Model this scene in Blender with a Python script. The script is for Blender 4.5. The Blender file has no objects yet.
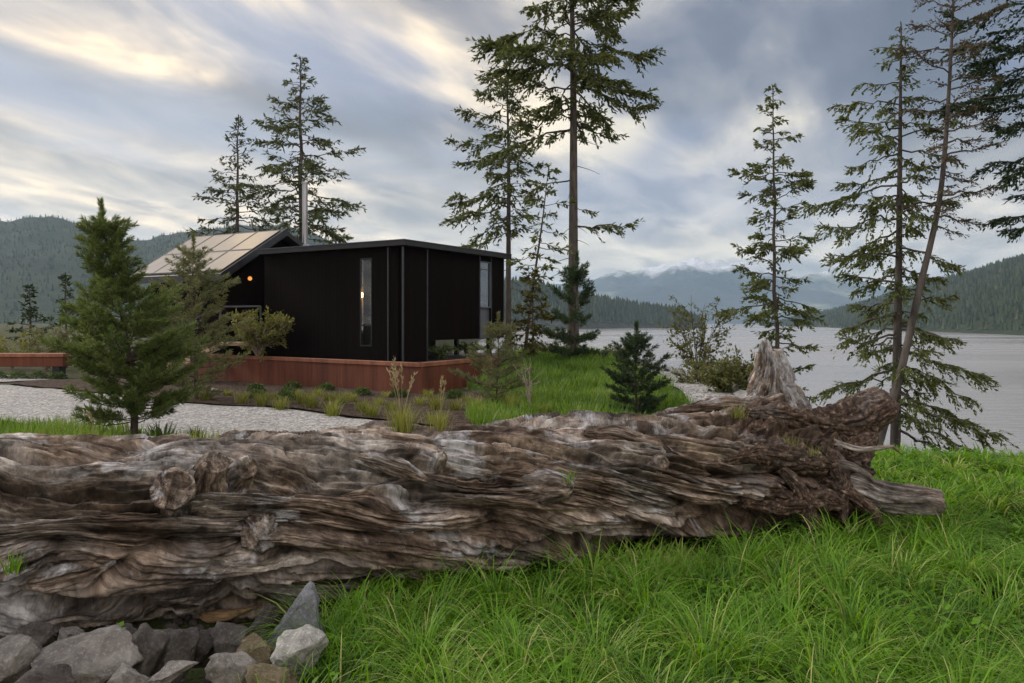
import bpy, bmesh, math, random
import numpy as np
from mathutils import Vector

R = math.radians
rng = np.random.default_rng(7)
random.seed(7)
scene = bpy.context.scene
COL = scene.collection

# ------------------------------------------------------------------ camera
F = 796.0
CAMZ = 1.6
HOR = 322.0
cam_d = bpy.data.cameras.new('camera')
cam = bpy.data.objects.new('camera', cam_d)
COL.objects.link(cam)
cam.location = (0, 0, CAMZ)
cam.rotation_euler = (R(90), 0, 0)
cam_d.sensor_width = 36.0
cam_d.lens = 36.0 * F / 1024.0
cam_d.shift_y = -(341.5 - HOR) / 1024.0
cam_d.clip_start = 0.1
cam_d.clip_end = 40000
scene.camera = cam

def at(px, py, d):
    return Vector(((px - 512) / F * d, d, CAMZ - (py - HOR) / F * d))

# ------------------------------------------------------------------ noise
_perm = np.random.default_rng(11).permutation(256).astype(np.int32)
_perm = np.concatenate([_perm, _perm, _perm])
_grad = np.random.default_rng(12).normal(size=(256, 3)).astype(np.float32)
_grad /= np.linalg.norm(_grad, axis=1, keepdims=True)

def perlin(x, y, z):
    x = np.asarray(x, np.float32); y = np.asarray(y, np.float32); z = np.asarray(z, np.float32)
    x, y, z = np.broadcast_arrays(x, y, z)
    xi = np.floor(x).astype(np.int32); yi = np.floor(y).astype(np.int32); zi = np.floor(z).astype(np.int32)
    xf = x - xi; yf = y - yi; zf = z - zi
    u = xf*xf*xf*(xf*(xf*6-15)+10); v = yf*yf*yf*(yf*(yf*6-15)+10); w = zf*zf*zf*(zf*(zf*6-15)+10)
    xi &= 255; yi &= 255; zi &= 255
    def g(a, b, c):
        h = _perm[_perm[_perm[(xi+a) & 255] + ((yi+b) & 255)] + ((zi+c) & 255)]
        q = _grad[h]
        return q[..., 0]*(xf-a) + q[..., 1]*(yf-b) + q[..., 2]*(zf-c)
    x00 = g(0,0,0)*(1-u)+g(1,0,0)*u; x10 = g(0,1,0)*(1-u)+g(1,1,0)*u
    x01 = g(0,0,1)*(1-u)+g(1,0,1)*u; x11 = g(0,1,1)*(1-u)+g(1,1,1)*u
    y0 = x00*(1-v)+x10*v; y1 = x01*(1-v)+x11*v
    return (y0*(1-w)+y1*w) * 1.5

def fbm(x, y, z, octv=4, gain=0.5, lac=2.03):
    t = 0; a = 1.0; f = 1.0
    for i in range(octv):
        t = t + a*perlin(np.asarray(x)*f + 17.3*i, np.asarray(y)*f + 5.1*i, np.asarray(z)*f + 9.7*i)
        a *= gain; f *= lac
    return t

def sstep(a, b, x):
    t = np.clip((np.asarray(x, float) - a) / (b - a), 0, 1)
    return t*t*(3-2*t)

# ------------------------------------------------------------------ objects
def tag(o, label=None, cat=None, group=None, kind=None):
    if label: o['label'] = label
    if cat: o['category'] = cat
    if group: o['group'] = group
    if kind: o['kind'] = kind
    return o

def empty(name, loc, rz=0.0, label=None, cat=None, group=None):
    o = bpy.data.objects.new(name, None)
    o.empty_display_size = 0.2
    COL.objects.link(o)
    o.location = loc
    o.rotation_euler = (0, 0, rz)
    return tag(o, label, cat, group)

def link(name, me, mat=None, parent=None, loc=None):
    o = bpy.data.objects.new(name, me)
    COL.objects.link(o)
    if mat is not None:
        me.materials.clear(); me.materials.append(mat)
    if parent is not None: o.parent = parent
    if loc is not None: o.location = loc
    return o

def mk(name, V, F_, mat=None, parent=None, loc=None, smooth=False, tint=None, vattr=None, edges_ok=True):
    """V (N,3); F_ (M,k) array, or list of arrays with different k."""
    V = np.asarray(V, np.float32).reshape(-1, 3)
    Fs = F_ if isinstance(F_, list) else [F_]
    Fs = [np.asarray(f, np.int32) for f in Fs if len(f)]
    me = bpy.data.meshes.new(name)
    me.vertices.add(len(V)); me.vertices.foreach_set('co', V.ravel())
    loops = np.concatenate([f.ravel() for f in Fs])
    sizes = np.concatenate([np.full(len(f), f.shape[1], np.int32) for f in Fs])
    starts = np.concatenate([[0], np.cumsum(sizes)[:-1]]).astype(np.int32)
    me.loops.add(len(loops)); me.loops.foreach_set('vertex_index', loops)
    me.polygons.add(len(sizes)); me.polygons.foreach_set('loop_start', starts)
    me.update(calc_edges=True)
    me.polygons.foreach_set('use_smooth', np.full(len(sizes), bool(smooth)))
    if tint is not None:
        a = me.attributes.new('tint', 'FLOAT', 'FACE'); a.data.foreach_set('value', np.asarray(tint, np.float32))
    if vattr:
        for k, arr in vattr.items():
            arr = np.asarray(arr, np.float32)
            if arr.ndim == 1:
                a = me.attributes.new(k, 'FLOAT', 'POINT'); a.data.foreach_set('value', arr)
            else:
                a = me.attributes.new(k, 'FLOAT_VECTOR', 'POINT'); a.data.foreach_set('vector', arr.ravel())
    return link(name, me, mat, parent, loc)

class MB:
    """collects boxes, prisms and tubes and links them as one mesh"""
    def __init__(s): s.V = []; s.F = []; s.n = 0
    def add(s, V, F_):
        V = [tuple(v) for v in V]
        s.V += V
        s.F += [tuple(i + s.n for i in f) for f in F_]
        s.n += len(V)
    def hexa(s, b, t):
        s.add(list(b) + list(t), [(3,2,1,0),(4,5,6,7),(0,1,5,4),(1,2,6,5),(2,3,7,6),(3,0,4,7)])
    def box(s, x0, x1, y0, y1, z0, z1):
        s.hexa([(x0,y0,z0),(x1,y0,z0),(x1,y1,z0),(x0,y1,z0)], [(x0,y0,z1),(x1,y0,z1),(x1,y1,z1),(x0,y1,z1)])
    def slab(s, p0, p1, z0, z1, th, off=0.0):
        """upright wall between plan points; thickness to the left side of p0>p1, shifted by off"""
        a = Vector((p0[0], p0[1])); b = Vector((p1[0], p1[1]))
        d = (b-a).normalized(); n = Vector((-d.y, d.x))
        q = [a+n*off, b+n*off, b+n*(off+th), a+n*(off+th)]
        s.hexa([(v.x,v.y,z0) for v in q], [(v.x,v.y,z1) for v in q])
    def bar(s, a, b, w, h):
        a = Vector(a); b = Vector(b); d = (b-a).normalized()
        up = Vector((0,0,1)) if abs(d.z) < .95 else Vector((1,0,0))
        x = d.cross(up).normalized()*w/2; y = x.cross(d).normalized()*h/2
        q0 = [a-x-y, a+x-y, a+x+y, a-x+y]; q1 = [b-x-y, b+x-y, b+x+y, b-x+y]
        s.hexa(q0, q1)
    def tube(s, pts, rad, n=12, caps=True):
        V, Fq = tube_arrays(np.array(pts, float), np.array(rad, float), n)
        s.add(V.tolist(), Fq.tolist())
        if caps:
            m = len(pts); base = s.n - m*n
            s.F.append(tuple(base+i for i in range(n-1,-1,-1)))
            s.F.append(tuple(base+(m-1)*n+i for i in range(n)))
    def build(s, name, mat, parent=None, loc=None, bevel=0.0, smooth=False):
        me = bpy.data.meshes.new(name)
        me.from_pydata(s.V, [], s.F); me.update()
        if smooth:
            me.polygons.foreach_set('use_smooth', np.ones(len(me.polygons), bool))
        o = link(name, me, mat, parent, loc)
        if bevel:
            bm = bmesh.new(); bm.from_mesh(me)
            bmesh.ops.bevel(bm, geom=bm.edges[:], offset=bevel, segments=1, affect='EDGES', clamp_overlap=True)
            bm.to_mesh(me); bm.free()
        return o

def frames(P):
    T = np.gradient(P, axis=0); T /= (np.linalg.norm(T, axis=1, keepdims=True) + 1e-9)
    ref = np.array([0.31, 0.83, 0.1]) if abs(T[0, 2]) > .8 else np.array([0, 0, 1.0])
    X = np.cross(T, ref); X /= (np.linalg.norm(X, axis=1, keepdims=True) + 1e-9)
    Y = np.cross(X, T)
    return T, X, Y

def tube_arrays(P, rad, n):
    T, X, Y = frames(P)
    a = np.linspace(0, 2*np.pi, n, endpoint=False)
    V = P[:, None] + rad[:, None, None]*(np.cos(a)[None, :, None]*X[:, None] + np.sin(a)[None, :, None]*Y[:, None])
    m = len(P)
    i = np.arange(m-1)[:, None]*n; j = np.arange(n)[None]; k = (j+1) % n
    Fq = np.stack([i+j, i+k, i+n+k, i+n+j], -1).reshape(-1, 4)
    return V.reshape(-1, 3), Fq

class Tubes:
    def __init__(s): s.V = []; s.F = []; s.n = 0
    def add(s, P, rad, n=6):
        V, Fq = tube_arrays(np.asarray(P, float), np.asarray(rad, float), n)
        s.V.append(V); s.F.append(Fq + s.n); s.n += len(V)
    def build(s, name, mat, parent=None, loc=None):
        return mk(name, np.concatenate(s.V), np.concatenate(s.F), mat, parent, loc, smooth=True)

# ------------------------------------------------------------------ materials
def newmat(name):
    m = bpy.data.materials.new(name); m.use_nodes = True
    nt = m.node_tree; nt.nodes.clear()
    out = nt.nodes.new('ShaderNodeOutputMaterial')
    return m, nt, out

def N(nt, typ, **kw):
    n = nt.nodes.new(typ)
    for k, v in kw.items():
        if k.startswith('i_'): n.inputs[k[2:].replace('_', ' ')].default_value = v
        else: setattr(n, k, v)
    return n

def ramp(nt, fac, stops, interp='LINEAR'):
    r = nt.nodes.new('ShaderNodeValToRGB'); r.color_ramp.interpolation = interp
    els = r.color_ramp.elements
    while len(els) < len(stops): els.new(0.5)
    for e, (p, c) in zip(els, stops):
        e.position = p; e.color = (c[0], c[1], c[2], 1) if hasattr(c, '__len__') else (c, c, c, 1)
    nt.links.new(fac, r.inputs['Fac'])
    return r.outputs['Color']

def noise(nt, vec, scale, detail=4, rough=.55, dist=0.0):
    n = N(nt, 'ShaderNodeTexNoise'); n.inputs['Scale'].default_value = scale
    n.inputs['Detail'].default_value = detail; n.inputs['Roughness'].default_value = rough
    n.inputs['Distortion'].default_value = dist
    if vec is not None: nt.links.new(vec, n.inputs['Vector'])
    return n.outputs['Fac']

def mixc(nt, fac, a, b, blend='MIX'):
    m = N(nt, 'ShaderNodeMix', data_type='RGBA', blend_type=blend)
    for sock, v in ((m.inputs['Factor'], fac), (m.inputs['A'], a), (m.inputs['B'], b)):
        pass
    ins = [m.inputs[0], m.inputs[6], m.inputs[7]]
    for sock, v in zip(ins, (fac, a, b)):
        if hasattr(v, 'links') or hasattr(v, 'is_output'): nt.links.new(v, sock)
        elif hasattr(v, '__len__'): sock.default_value = (v[0], v[1], v[2], 1)
        else: sock.default_value = v
    return m.outputs[2]

def math_(nt, op, a, b=None, c=None, clamp=False):
    m = N(nt, 'ShaderNodeMath', operation=op, use_clamp=clamp)
    for i, v in enumerate((a, b, c)):
        if v is None: continue
        if hasattr(v, 'is_output'): nt.links.new(v, m.inputs[i])
        else: m.inputs[i].default_value = v
    return m.outputs[0]

def coords(nt, kind='Object', scale=None):
    t = N(nt, 'ShaderNodeTexCoord').outputs[kind]
    if scale:
        mp = N(nt, 'ShaderNodeMapping'); mp.inputs['Scale'].default_value = scale
        nt.links.new(t, mp.inputs['Vector']); return mp.outputs[0]
    return t

def worldpos(nt, scale=None):
    t = N(nt, 'ShaderNodeNewGeometry').outputs['Position']
    if scale:
        mp = N(nt, 'ShaderNodeMapping'); mp.inputs['Scale'].default_value = scale
        nt.links.new(t, mp.inputs['Vector']); return mp.outputs[0]
    return t

def principled(nt, out, color, rough=.8, metal=0, spec=.3, bump=None, bstr=.5, bdist=.02, alpha=None):
    p = N(nt, 'ShaderNodeBsdfPrincipled')
    for sock, v in (('Base Color', color), ('Roughness', rough), ('Metallic', metal), ('Specular IOR Level', spec)):
        if hasattr(v, 'is_output'): nt.links.new(v, p.inputs[sock])
        elif hasattr(v, '__len__'): p.inputs[sock].default_value = (v[0], v[1], v[2], 1)
        else: p.inputs[sock].default_value = v
    if bump is not None:
        b = N(nt, 'ShaderNodeBump'); b.inputs['Strength'].default_value = bstr; b.inputs['Distance'].default_value = bdist
        nt.links.new(bump, b.inputs['Height']); nt.links.new(b.outputs[0], p.inputs['Normal'])
    nt.links.new(p.outputs[0], out.inputs['Surface'])
    return p

def mat_simple(name, color, var=.35, scale=8, rough=.75, metal=0, spec=.3, bstr=.25, bdist=.01, stretch=None):
    m, nt, out = newmat(name)
    v = coords(nt, 'Object', stretch)
    n = noise(nt, v, scale, 6, .6)
    d = tuple(c*(1-var) for c in color); l = tuple(min(1, c*(1+var)) for c in color)
    c = ramp(nt, n, [(.3, d), (.5, color), (.72, l)])
    n2 = noise(nt, v, scale*5, 4, .6)
    principled(nt, out, c, rough, metal, spec, n2, bstr, bdist)
    return m

def mat_leaf(name, dark, light, alt=None, transl=.3, rough=.55, spec=.25, nscale=1.5):
    m, nt, out = newmat(name)
    a = N(nt, 'ShaderNodeAttribute', attribute_name='tint').outputs['Fac']
    stops = [(0, dark), (.75, light)]
    if alt: stops.append((1.0, alt))
    c = ramp(nt, a, stops)
    info = N(nt, 'ShaderNodeObjectInfo').outputs['Random']
    k = math_(nt, 'MULTIPLY_ADD', info, .3, .85)
    h = N(nt, 'ShaderNodeHueSaturation'); nt.links.new(c, h.inputs['Color']); nt.links.new(k, h.inputs['Value'])
    c = h.outputs[0]
    p = N(nt, 'ShaderNodeBsdfPrincipled'); p.inputs['Roughness'].default_value = rough; p.inputs['Specular IOR Level'].default_value = spec
    nt.links.new(c, p.inputs['Base Color'])
    t = N(nt, 'ShaderNodeBsdfTranslucent')
    hs = N(nt, 'ShaderNodeHueSaturation'); hs.inputs['Value'].default_value = 1.3; hs.inputs['Saturation'].default_value = 1.1
    hs.inputs['Hue'].default_value = .49
    nt.links.new(c, hs.inputs['Color']); nt.links.new(hs.outputs[0], t.inputs['Color'])
    mx = N(nt, 'ShaderNodeMixShader'); mx.inputs[0].default_value = transl
    nt.links.new(p.outputs[0], mx.inputs[1]); nt.links.new(t.outputs[0], mx.inputs[2])
    nt.links.new(mx.outputs[0], out.inputs['Surface'])
    return m

M = {}
M['needles'] = mat_leaf('fir_needles', (.028,.046,.014), (.118,.138,.036), (.21,.185,.06), .30)
M['needles_far'] = mat_leaf('far_fir_needles', (.030,.045,.020), (.095,.112,.042), (.16,.145,.065), .28)
M['needles_dull'] = mat_leaf('sparse_reddish_needles', (.050,.042,.024), (.115,.092,.050), (.16,.13,.07), .25)
M['needles_yellow'] = mat_leaf('yellowish_needles', (.055,.060,.014), (.135,.125,.030), (.20,.17,.05), .3)
M['pine'] = mat_leaf('pine_needles', (.032,.060,.016), (.130,.170,.046), (.225,.215,.080), .28)
M['pine_olive'] = mat_leaf('olive_pine_needles', (.050,.062,.022), (.150,.160,.062), (.225,.190,.090), .28)
M['pine_dark'] = mat_leaf('dark_pine_needles', (.014,.030,.013), (.050,.080,.030), (.095,.110,.045), .22)
M['leaf_yellow'] = mat_leaf('yellow_green_leaves', (.075,.088,.018), (.19,.195,.045), (.27,.22,.07), .4)
M['leaf_olive'] = mat_leaf('olive_leaves', (.050,.060,.018), (.135,.145,.045), (.20,.15,.06), .35)
M['grass'] = mat_leaf('long_grass', (.026,.072,.006), (.155,.315,.018), (.40,.38,.14), .40, .45, .22)
M['lawn'] = mat_leaf('short_grass', (.050,.105,.012), (.150,.255,.030), (.240,.260,.080), .35, .5, .3)
M['tuft'] = mat_leaf('tuft_grass', (.085,.110,.020), (.220,.235,.050), (.36,.31,.12), .35)
M['seed'] = mat_leaf('straw_stalk', (.19,.16,.08), (.34,.28,.15), None, .3)
M['mound'] = mat_leaf('cushion_leaves', (.028,.052,.014), (.085,.130,.032), (.11,.13,.045), .25)
M['forest'] = mat_leaf('far_forest', (.022,.034,.018), (.052,.068,.036), (.085,.090,.050), 0.0, .8, .1)
M['bark'] = mat_simple('grey_bark', (.088,.075,.065), .5, 9, .9, 0, .1, .9, .03, (1,1,.25))
M['bark_red'] = mat_simple('brown_bark', (.080,.060,.047), .5, 12, .9, 0, .1, .9, .03, (1,1,.25))
M['twig'] = mat_simple('pale_twig', (.24,.20,.155), .4, 20, .85, 0, .15, .5, .01)
M['mulch'] = None

# ground: soil sheet with short vegetation colour patches
def mat_ground():
    m, nt, out = newmat('soil_ground')
    v = worldpos(nt)
    n1 = noise(nt, v, .55, 5, .6); n2 = noise(nt, v, 30, 5, .7)
    soil = ramp(nt, n2, [(.3, (.030,.022,.014)), (.55, (.062,.048,.032)), (.8, (.11,.09,.065))])
    moss = ramp(nt, n2, [(.3, (.030,.050,.010)), (.7, (.075,.105,.026))])
    c = mixc(nt, ramp(nt, n1, [(.42, 0), (.58, .75)]), soil, moss)
    principled(nt, out, c, .95, 0, .1, n2, .8, .05)
    return m
M['ground'] = mat_ground()

def mat_mulch():
    m, nt, out = newmat('bark_mulch')
    v = worldpos(nt)
    vo = N(nt, 'ShaderNodeTexVoronoi'); vo.inputs['Scale'].default_value = 22; nt.links.new(v, vo.inputs['Vector'])
    n2 = noise(nt, v, 9, 6, .7)
    a = ramp(nt, vo.outputs['Color'], [(.1, (.022,.014,.010)), (.5, (.052,.035,.024)), (.9, (.115,.083,.060))])
    c = mixc(nt, ramp(nt, n2, [(.45, 0), (.7, .5)]), a, (.080,.062,.046))
    principled(nt, out, c, .95, 0, .1, vo.outputs['Distance'], .9, .04)
    return m
M['mulch'] = mat_mulch()

def mat_gravel():
    m, nt, out = newmat('grey_gravel')
    v = worldpos(nt)
    vo = N(nt, 'ShaderNodeTexVoronoi'); vo.inputs['Scale'].default_value = 26; nt.links.new(v, vo.inputs['Vector'])
    n = noise(nt, v, 1.3, 4, .6)
    a = ramp(nt, vo.outputs['Color'], [(.1, (.12,.113,.103)), (.5, (.31,.295,.27)), (.9, (.55,.525,.485))])
    c = mixc(nt, ramp(nt, n, [(.45, 0), (.75, .45)]), a, (.27,.255,.235))
    principled(nt, out, c, .9, 0, .2, vo.outputs['Distance'], 1.0, .03)
    return m
M['gravel'] = mat_gravel()

def mat_water():
    m, nt, out = newmat('inlet_water')
    v1 = worldpos(nt, (.45, .9, 1)); v2 = worldpos(nt, (.05, .13, 1)); v3 = worldpos(nt, (.0035, .012, 1))
    n1 = noise(nt, v1, 1.0, 5, .65); n2 = noise(nt, v2, 1.0, 4, .6); n3 = noise(nt, v3, 1.0, 3, .6)
    h = math_(nt, 'ADD', math_(nt, 'MULTIPLY', n1, .35), n2)
    rr = ramp(nt, n3, [(.4, .12), (.62, .30)])
    p = principled(nt, out, (.245,.228,.212), rr, 0, .5, h, .42, .5)
    p.inputs['IOR'].default_value = 1.333
    return m
M['water'] = mat_water()

def mat_hill(name, a, b, c3, s=.01):
    m, nt, out = newmat(name)
    v = worldpos(nt)
    n = noise(nt, v, s, 6, .6); n2 = noise(nt, v, s*8, 5, .7)
    c = ramp(nt, n, [(.36, a), (.52, b), (.68, c3)])
    c = mixc(nt, .5, c, ramp(nt, n2, [(.3, a), (.7, c3)]))
    principled(nt, out, c, .95, 0, .05, n2, 1.0, 6)
    return m
M['hill'] = mat_hill('forested_hill', (.022,.034,.018), (.038,.050,.028), (.060,.068,.040))
M['headland'] = mat_hill('headland_slope', (.024,.034,.018), (.050,.058,.034), (.12,.115,.095), .02)

def mat_mountain():
    m, nt, out = newmat('mountain_rock')
    v = worldpos(nt)
    n = noise(nt, v, .0011, 7, .62, .4); n2 = noise(nt, v, .004, 6, .7)
    c = ramp(nt, n, [(.40, (.035,.050,.055)), (.54, (.070,.090,.095)), (.61, (.24,.26,.20)), (.70, (.11,.12,.12))])
    z = N(nt, 'ShaderNodeSeparateXYZ'); nt.links.new(v, z.inputs[0])
    hz = math_(nt, 'ADD', math_(nt, 'DIVIDE', z.outputs['Z'], 420.0), math_(nt, 'MULTIPLY', math_(nt, 'SUBTRACT', n2, .5), .55))
    c = mixc(nt, ramp(nt, hz, [(.86, 0), (.98, .8)]), c, (.75,.76,.78))
    principled(nt, out, c, .95, 0, .05, n2, 1.0, 60)
    return m
M['mountain'] = mat_mountain()

def mat_corten(name, base):
    m, nt, out = newmat(name)
    v = worldpos(nt); vs = worldpos(nt, (2.2, 2.2, .22))
    n = noise(nt, vs, 2.2, 7, .65, .6); n2 = noise(nt, v, 40, 4, .7)
    d = tuple(x*.40 for x in base); l = tuple(x*1.7 for x in base)
    c = ramp(nt, n, [(.3, d), (.52, base), (.75, l)])
    c = mixc(nt, .25, c, ramp(nt, n2, [(.3, d), (.7, l)]))
    principled(nt, out, c, .75, 0, .25, n2, .15, .005)
    return m
M['corten'] = mat_corten('weathered_steel', (.112,.036,.018))
M['corten_cap'] = mat_corten('lit_rusty_steel', (.215,.088,.048))  # cap paler than the panels: light caught by the flange put into the colour

def mat_boards(name, col, pitch, ang):
    m, nt, out = newmat(name)
    v = worldpos(nt)
    mp = N(nt, 'ShaderNodeMapping'); mp.inputs['Rotation'].default_value = (0, 0, ang); nt.links.new(v, mp.inputs['Vector'])
    s = N(nt, 'ShaderNodeSeparateXYZ'); nt.links.new(mp.outputs[0], s.inputs[0])
    fr = math_(nt, 'FRACT', math_(nt, 'DIVIDE', s.outputs['X'], pitch))
    groove = math_(nt, 'GREATER_THAN', math_(nt, 'ABSOLUTE', math_(nt, 'SUBTRACT', fr, .5)), .46)
    idx = math_(nt, 'FLOOR', math_(nt, 'DIVIDE', s.outputs['X'], pitch))
    wn = N(nt, 'ShaderNodeTexWhiteNoise', noise_dimensions='1D'); nt.links.new(idx, wn.inputs['W'])
    n = noise(nt, worldpos(nt, (6, 6, .6)), 3, 5, .7)
    k = math_(nt, 'ADD', math_(nt, 'MULTIPLY', wn.outputs[0], .6), math_(nt, 'MULTIPLY', n, .8))
    c = ramp(nt, k, [(.2, tuple(x*.8 for x in col)), (1.0, tuple(x*1.25 for x in col))])
    h = math_(nt, 'SUBTRACT', math_(nt, 'MULTIPLY', n, .2), groove)
    principled(nt, out, c, .85, 0, .05, h, .7, .012)
    return m
M['black_front'] = mat_boards('charred_boards', (.0060,.0042,.0038), .14, R(32))
M['black_side'] = mat_boards('charred_side_boards', (.0060,.0042,.0038), .14, R(-60))
M['fascia'] = mat_simple('dark_metal_fascia', (.060,.062,.068), .25, 3, .42, .7, .4, .05, .002)
M['flashing'] = mat_simple('roof_edge_metal', (.085,.088,.098), .2, 3, .4, .6, .4, .05, .002)
M['steel'] = mat_simple('stainless_flue', (.30,.30,.31), .25, 6, .38, 1, .5, .05, .002, (1,1,.2))
M['roof_metal'] = mat_simple('matte_roof', (.045,.045,.048), .3, 4, .7, 0, .2, .2, .01)
M['dark_frame'] = mat_simple('dark_frame', (.022,.021,.022), .25, 6, .45, .3, .35, .05, .002)
M['pale_wood'] = mat_simple('pale_stair_wood', (.34,.25,.17), .3, 5, .65, 0, .3, .2, .004, (1, 6, 6))
M['curtain'] = mat_simple('tan_curtain', (.42,.27,.12), .25, 10, .9, 0, .1, .4, .02, (14, 14, .1))
M['grey_panel'] = mat_simple('grey_panel', (.12,.13,.145), .2, 3, .45, .3, .4, .05, .002)
M['concrete'] = mat_simple('pale_kerb_stone', (.22,.215,.195), .3, 3, .85, 0, .2, .4, .02)
M['deck'] = mat_simple('dark_deck', (.055,.045,.038), .4, 6, .8, 0, .2, .3, .01)

def mat_solar():
    m, nt, out = newmat('solar_glass')
    n = noise(nt, worldpos(nt), 2.0, 3, .5)
    c = ramp(nt, n, [(.3, (.058,.052,.048)), (.7, (.092,.080,.071))])
    p = principled(nt, out, c, .35, 0, .3, n, .03, .01)
    p.inputs['Coat Weight'].default_value = .55; p.inputs['Coat Roughness'].default_value = .12
    return m
M['solar'] = mat_solar()

def mat_glass(name, refl, tintc=(1,1,1)):
    m, nt, out = newmat(name)
    t = N(nt, 'ShaderNodeBsdfTransparent'); t.inputs[0].default_value = (*tintc, 1)
    g = N(nt, 'ShaderNodeBsdfGlossy'); g.inputs['Roughness'].default_value = .02; g.inputs[0].default_value = (.9,.95,1,1)
    fr = N(nt, 'ShaderNodeFresnel'); fr.inputs['IOR'].default_value = refl
    mx = N(nt, 'ShaderNodeMixShader')
    nt.links.new(fr.outputs[0], mx.inputs[0]); nt.links.new(t.outputs[0], mx.inputs[1]); nt.links.new(g.outputs[0], mx.inputs[2])
    nt.links.new(mx.outputs[0], out.inputs['Surface'])
    return m
M['glass'] = mat_glass('window_glass', 1.5, (.75,.75,.75))
M['glass_refl'] = mat_glass('reflective_glass', 2.6, (.35,.4,.45))

def mat_emit(name, col, s):
    m, nt, out = newmat(name)
    e = N(nt, 'ShaderNodeEmission'); e.inputs[0].default_value = (*col, 1); e.inputs[1].default_value = s
    nt.links.new(e.outputs[0], out.inputs['Surface'])
    return m
M['lamp'] = mat_emit('lit_bulb', (1.0, .38, .10), .55)
M['lamp_dim'] = mat_emit('dim_pendant', (1.0, .42, .12), .12)

# driftwood: colour follows the grain coordinates stored on the mesh
def mat_drift(name='weathered_driftwood', silver=0.0):
    m, nt, out = newmat(name)
    g = N(nt, 'ShaderNodeAttribute', attribute_name='grain').outputs['Vector']
    rot = N(nt, 'ShaderNodeAttribute', attribute_name='rot').outputs['Fac']
    def gv(sc):
        mp = N(nt, 'ShaderNodeMapping'); mp.inputs['Scale'].default_value = sc; nt.links.new(g, mp.inputs['Vector']); return mp.outputs[0]
    streak = noise(nt, gv((2.2, 11, 11)), 1.0, 8, .66, .35)
    fine = noise(nt, gv((7, 60, 60)), 1.0, 6, .70, .3)
    patch = noise(nt, gv((.9, 1.7, 1.7)), 1.3, 5, .6, .6)
    patch2 = noise(nt, gv((1.7, 3.6, 3.6)), 1.1, 7, .66, .4)
    speck = noise(nt, gv((24, 34, 34)), 1.0, 6, .7)
    brown = ramp(nt, streak, [(.30, (.020,.013,.009)), (.42, (.060,.041,.028)), (.53, (.185,.137,.100)), (.68, (.46,.37,.285))])
    grey = ramp(nt, streak, [(.30, (.038,.031,.026)), (.43, (.094,.081,.068)), (.55, (.25,.222,.192)), (.70, (.60,.55,.485))])
    c = mixc(nt, ramp(nt, patch, [(.44 - .3*silver, 0), (.62 - .3*silver, 1)]), brown, grey)
    c = mixc(nt, ramp(nt, patch2, [(.55 - .2*silver, 0), (.63 - .2*silver, .9)]), c, mixc(nt, streak, (.15,.148,.148), (.68,.665,.65)))
    c = mixc(nt, ramp(nt, patch2, [(.33, .9), (.43, 0)]), c, mixc(nt, fine, (.016,.011,.008), (.10,.068,.046)))
    redr = ramp(nt, speck, [(.32, (.013,.007,.005)), (.47, (.050,.030,.020)), (.59, (.115,.075,.050)), (.72, (.34,.26,.19))])
    rm = math_(nt, 'ADD', rot, math_(nt, 'MULTIPLY', math_(nt, 'SUBTRACT', patch2, .5), 1.2))
    c = mixc(nt, ramp(nt, rm, [(.40, 0), (.65, .88)]), c, redr)
    fc = ramp(nt, fine, [(.34, .35), (.50, .95), (.66, 1.45)])
    fc = mixc(nt, math_(nt, 'MULTIPLY', rot, .8), fc, (.9,.9,.9))
    c = mixc(nt, 1.0, c, fc, 'MULTIPLY')
    c = mixc(nt, 1.0, c, ramp(nt, speck, [(.32, .55), (.5, 1.0), (.68, 1.3)]), 'MULTIPLY')
    h = math_(nt, 'ADD', math_(nt, 'MULTIPLY', fine, .75), math_(nt, 'MULTIPLY', speck, .5))
    h = math_(nt, 'ADD', math_(nt, 'MULTIPLY', math_(nt, 'ADD', h, math_(nt, 'MULTIPLY', streak, 1.2)), math_(nt, 'MULTIPLY_ADD', rot, -.85, 1.0)), math_(nt, 'MULTIPLY', math_(nt, 'MULTIPLY', speck, rot), 1.5))
    principled(nt, out, c, .88, 0, .18, h, .75, .010)
    return m
M['drift'] = mat_drift()
M['drift_silver'] = mat_drift('silvery_driftwood', .12)
M['tan_wood'] = mat_simple('freshly_split_wood', (.42,.27,.14), .5, 12, .85, 0, .2, .8, .02, (1, 5, 5))

def mat_stone(name, a, b, c3):
    m, nt, out = newmat(name)
    v = coords(nt, 'Object')
    n = noise(nt, v, 7, 7, .65, .3); n2 = noise(nt, v, 60, 4, .75); n3 = noise(nt, v, 3, 4, .6)
    c = ramp(nt, n, [(.32, a), (.5, b), (.68, c3)])
    c = mixc(nt, ramp(nt, n2, [(.52, 0), (.68, .55)]), c, tuple(min(1, x*1.5) for x in c3))
    c = mixc(nt, ramp(nt, n3, [(.58, 0), (.70, .5)]), c, (.11,.095,.065))
    hh_ = math_(nt, 'ADD', n2, math_(nt, 'MULTIPLY', n, 2.0))
    principled(nt, out, c, .9, 0, .15, hh_, .9, .014)
    return m
M['stone_grey'] = mat_stone('grey_granite', (.090,.082,.072), (.165,.150,.130), (.265,.243,.212))
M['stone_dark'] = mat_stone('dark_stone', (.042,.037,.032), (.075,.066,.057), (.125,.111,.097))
M['stone_blue'] = mat_stone('bluish_grey_stone', (.10,.104,.110), (.155,.160,.166), (.23,.235,.24))
M['stone_pale'] = mat_stone('pale_lichened_stone', (.17,.16,.14), (.28,.27,.24), (.42,.405,.36))
M['stone_brown'] = mat_stone('brown_mossy_stone', (.060,.050,.028), (.115,.090,.050), (.19,.16,.11))

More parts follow.
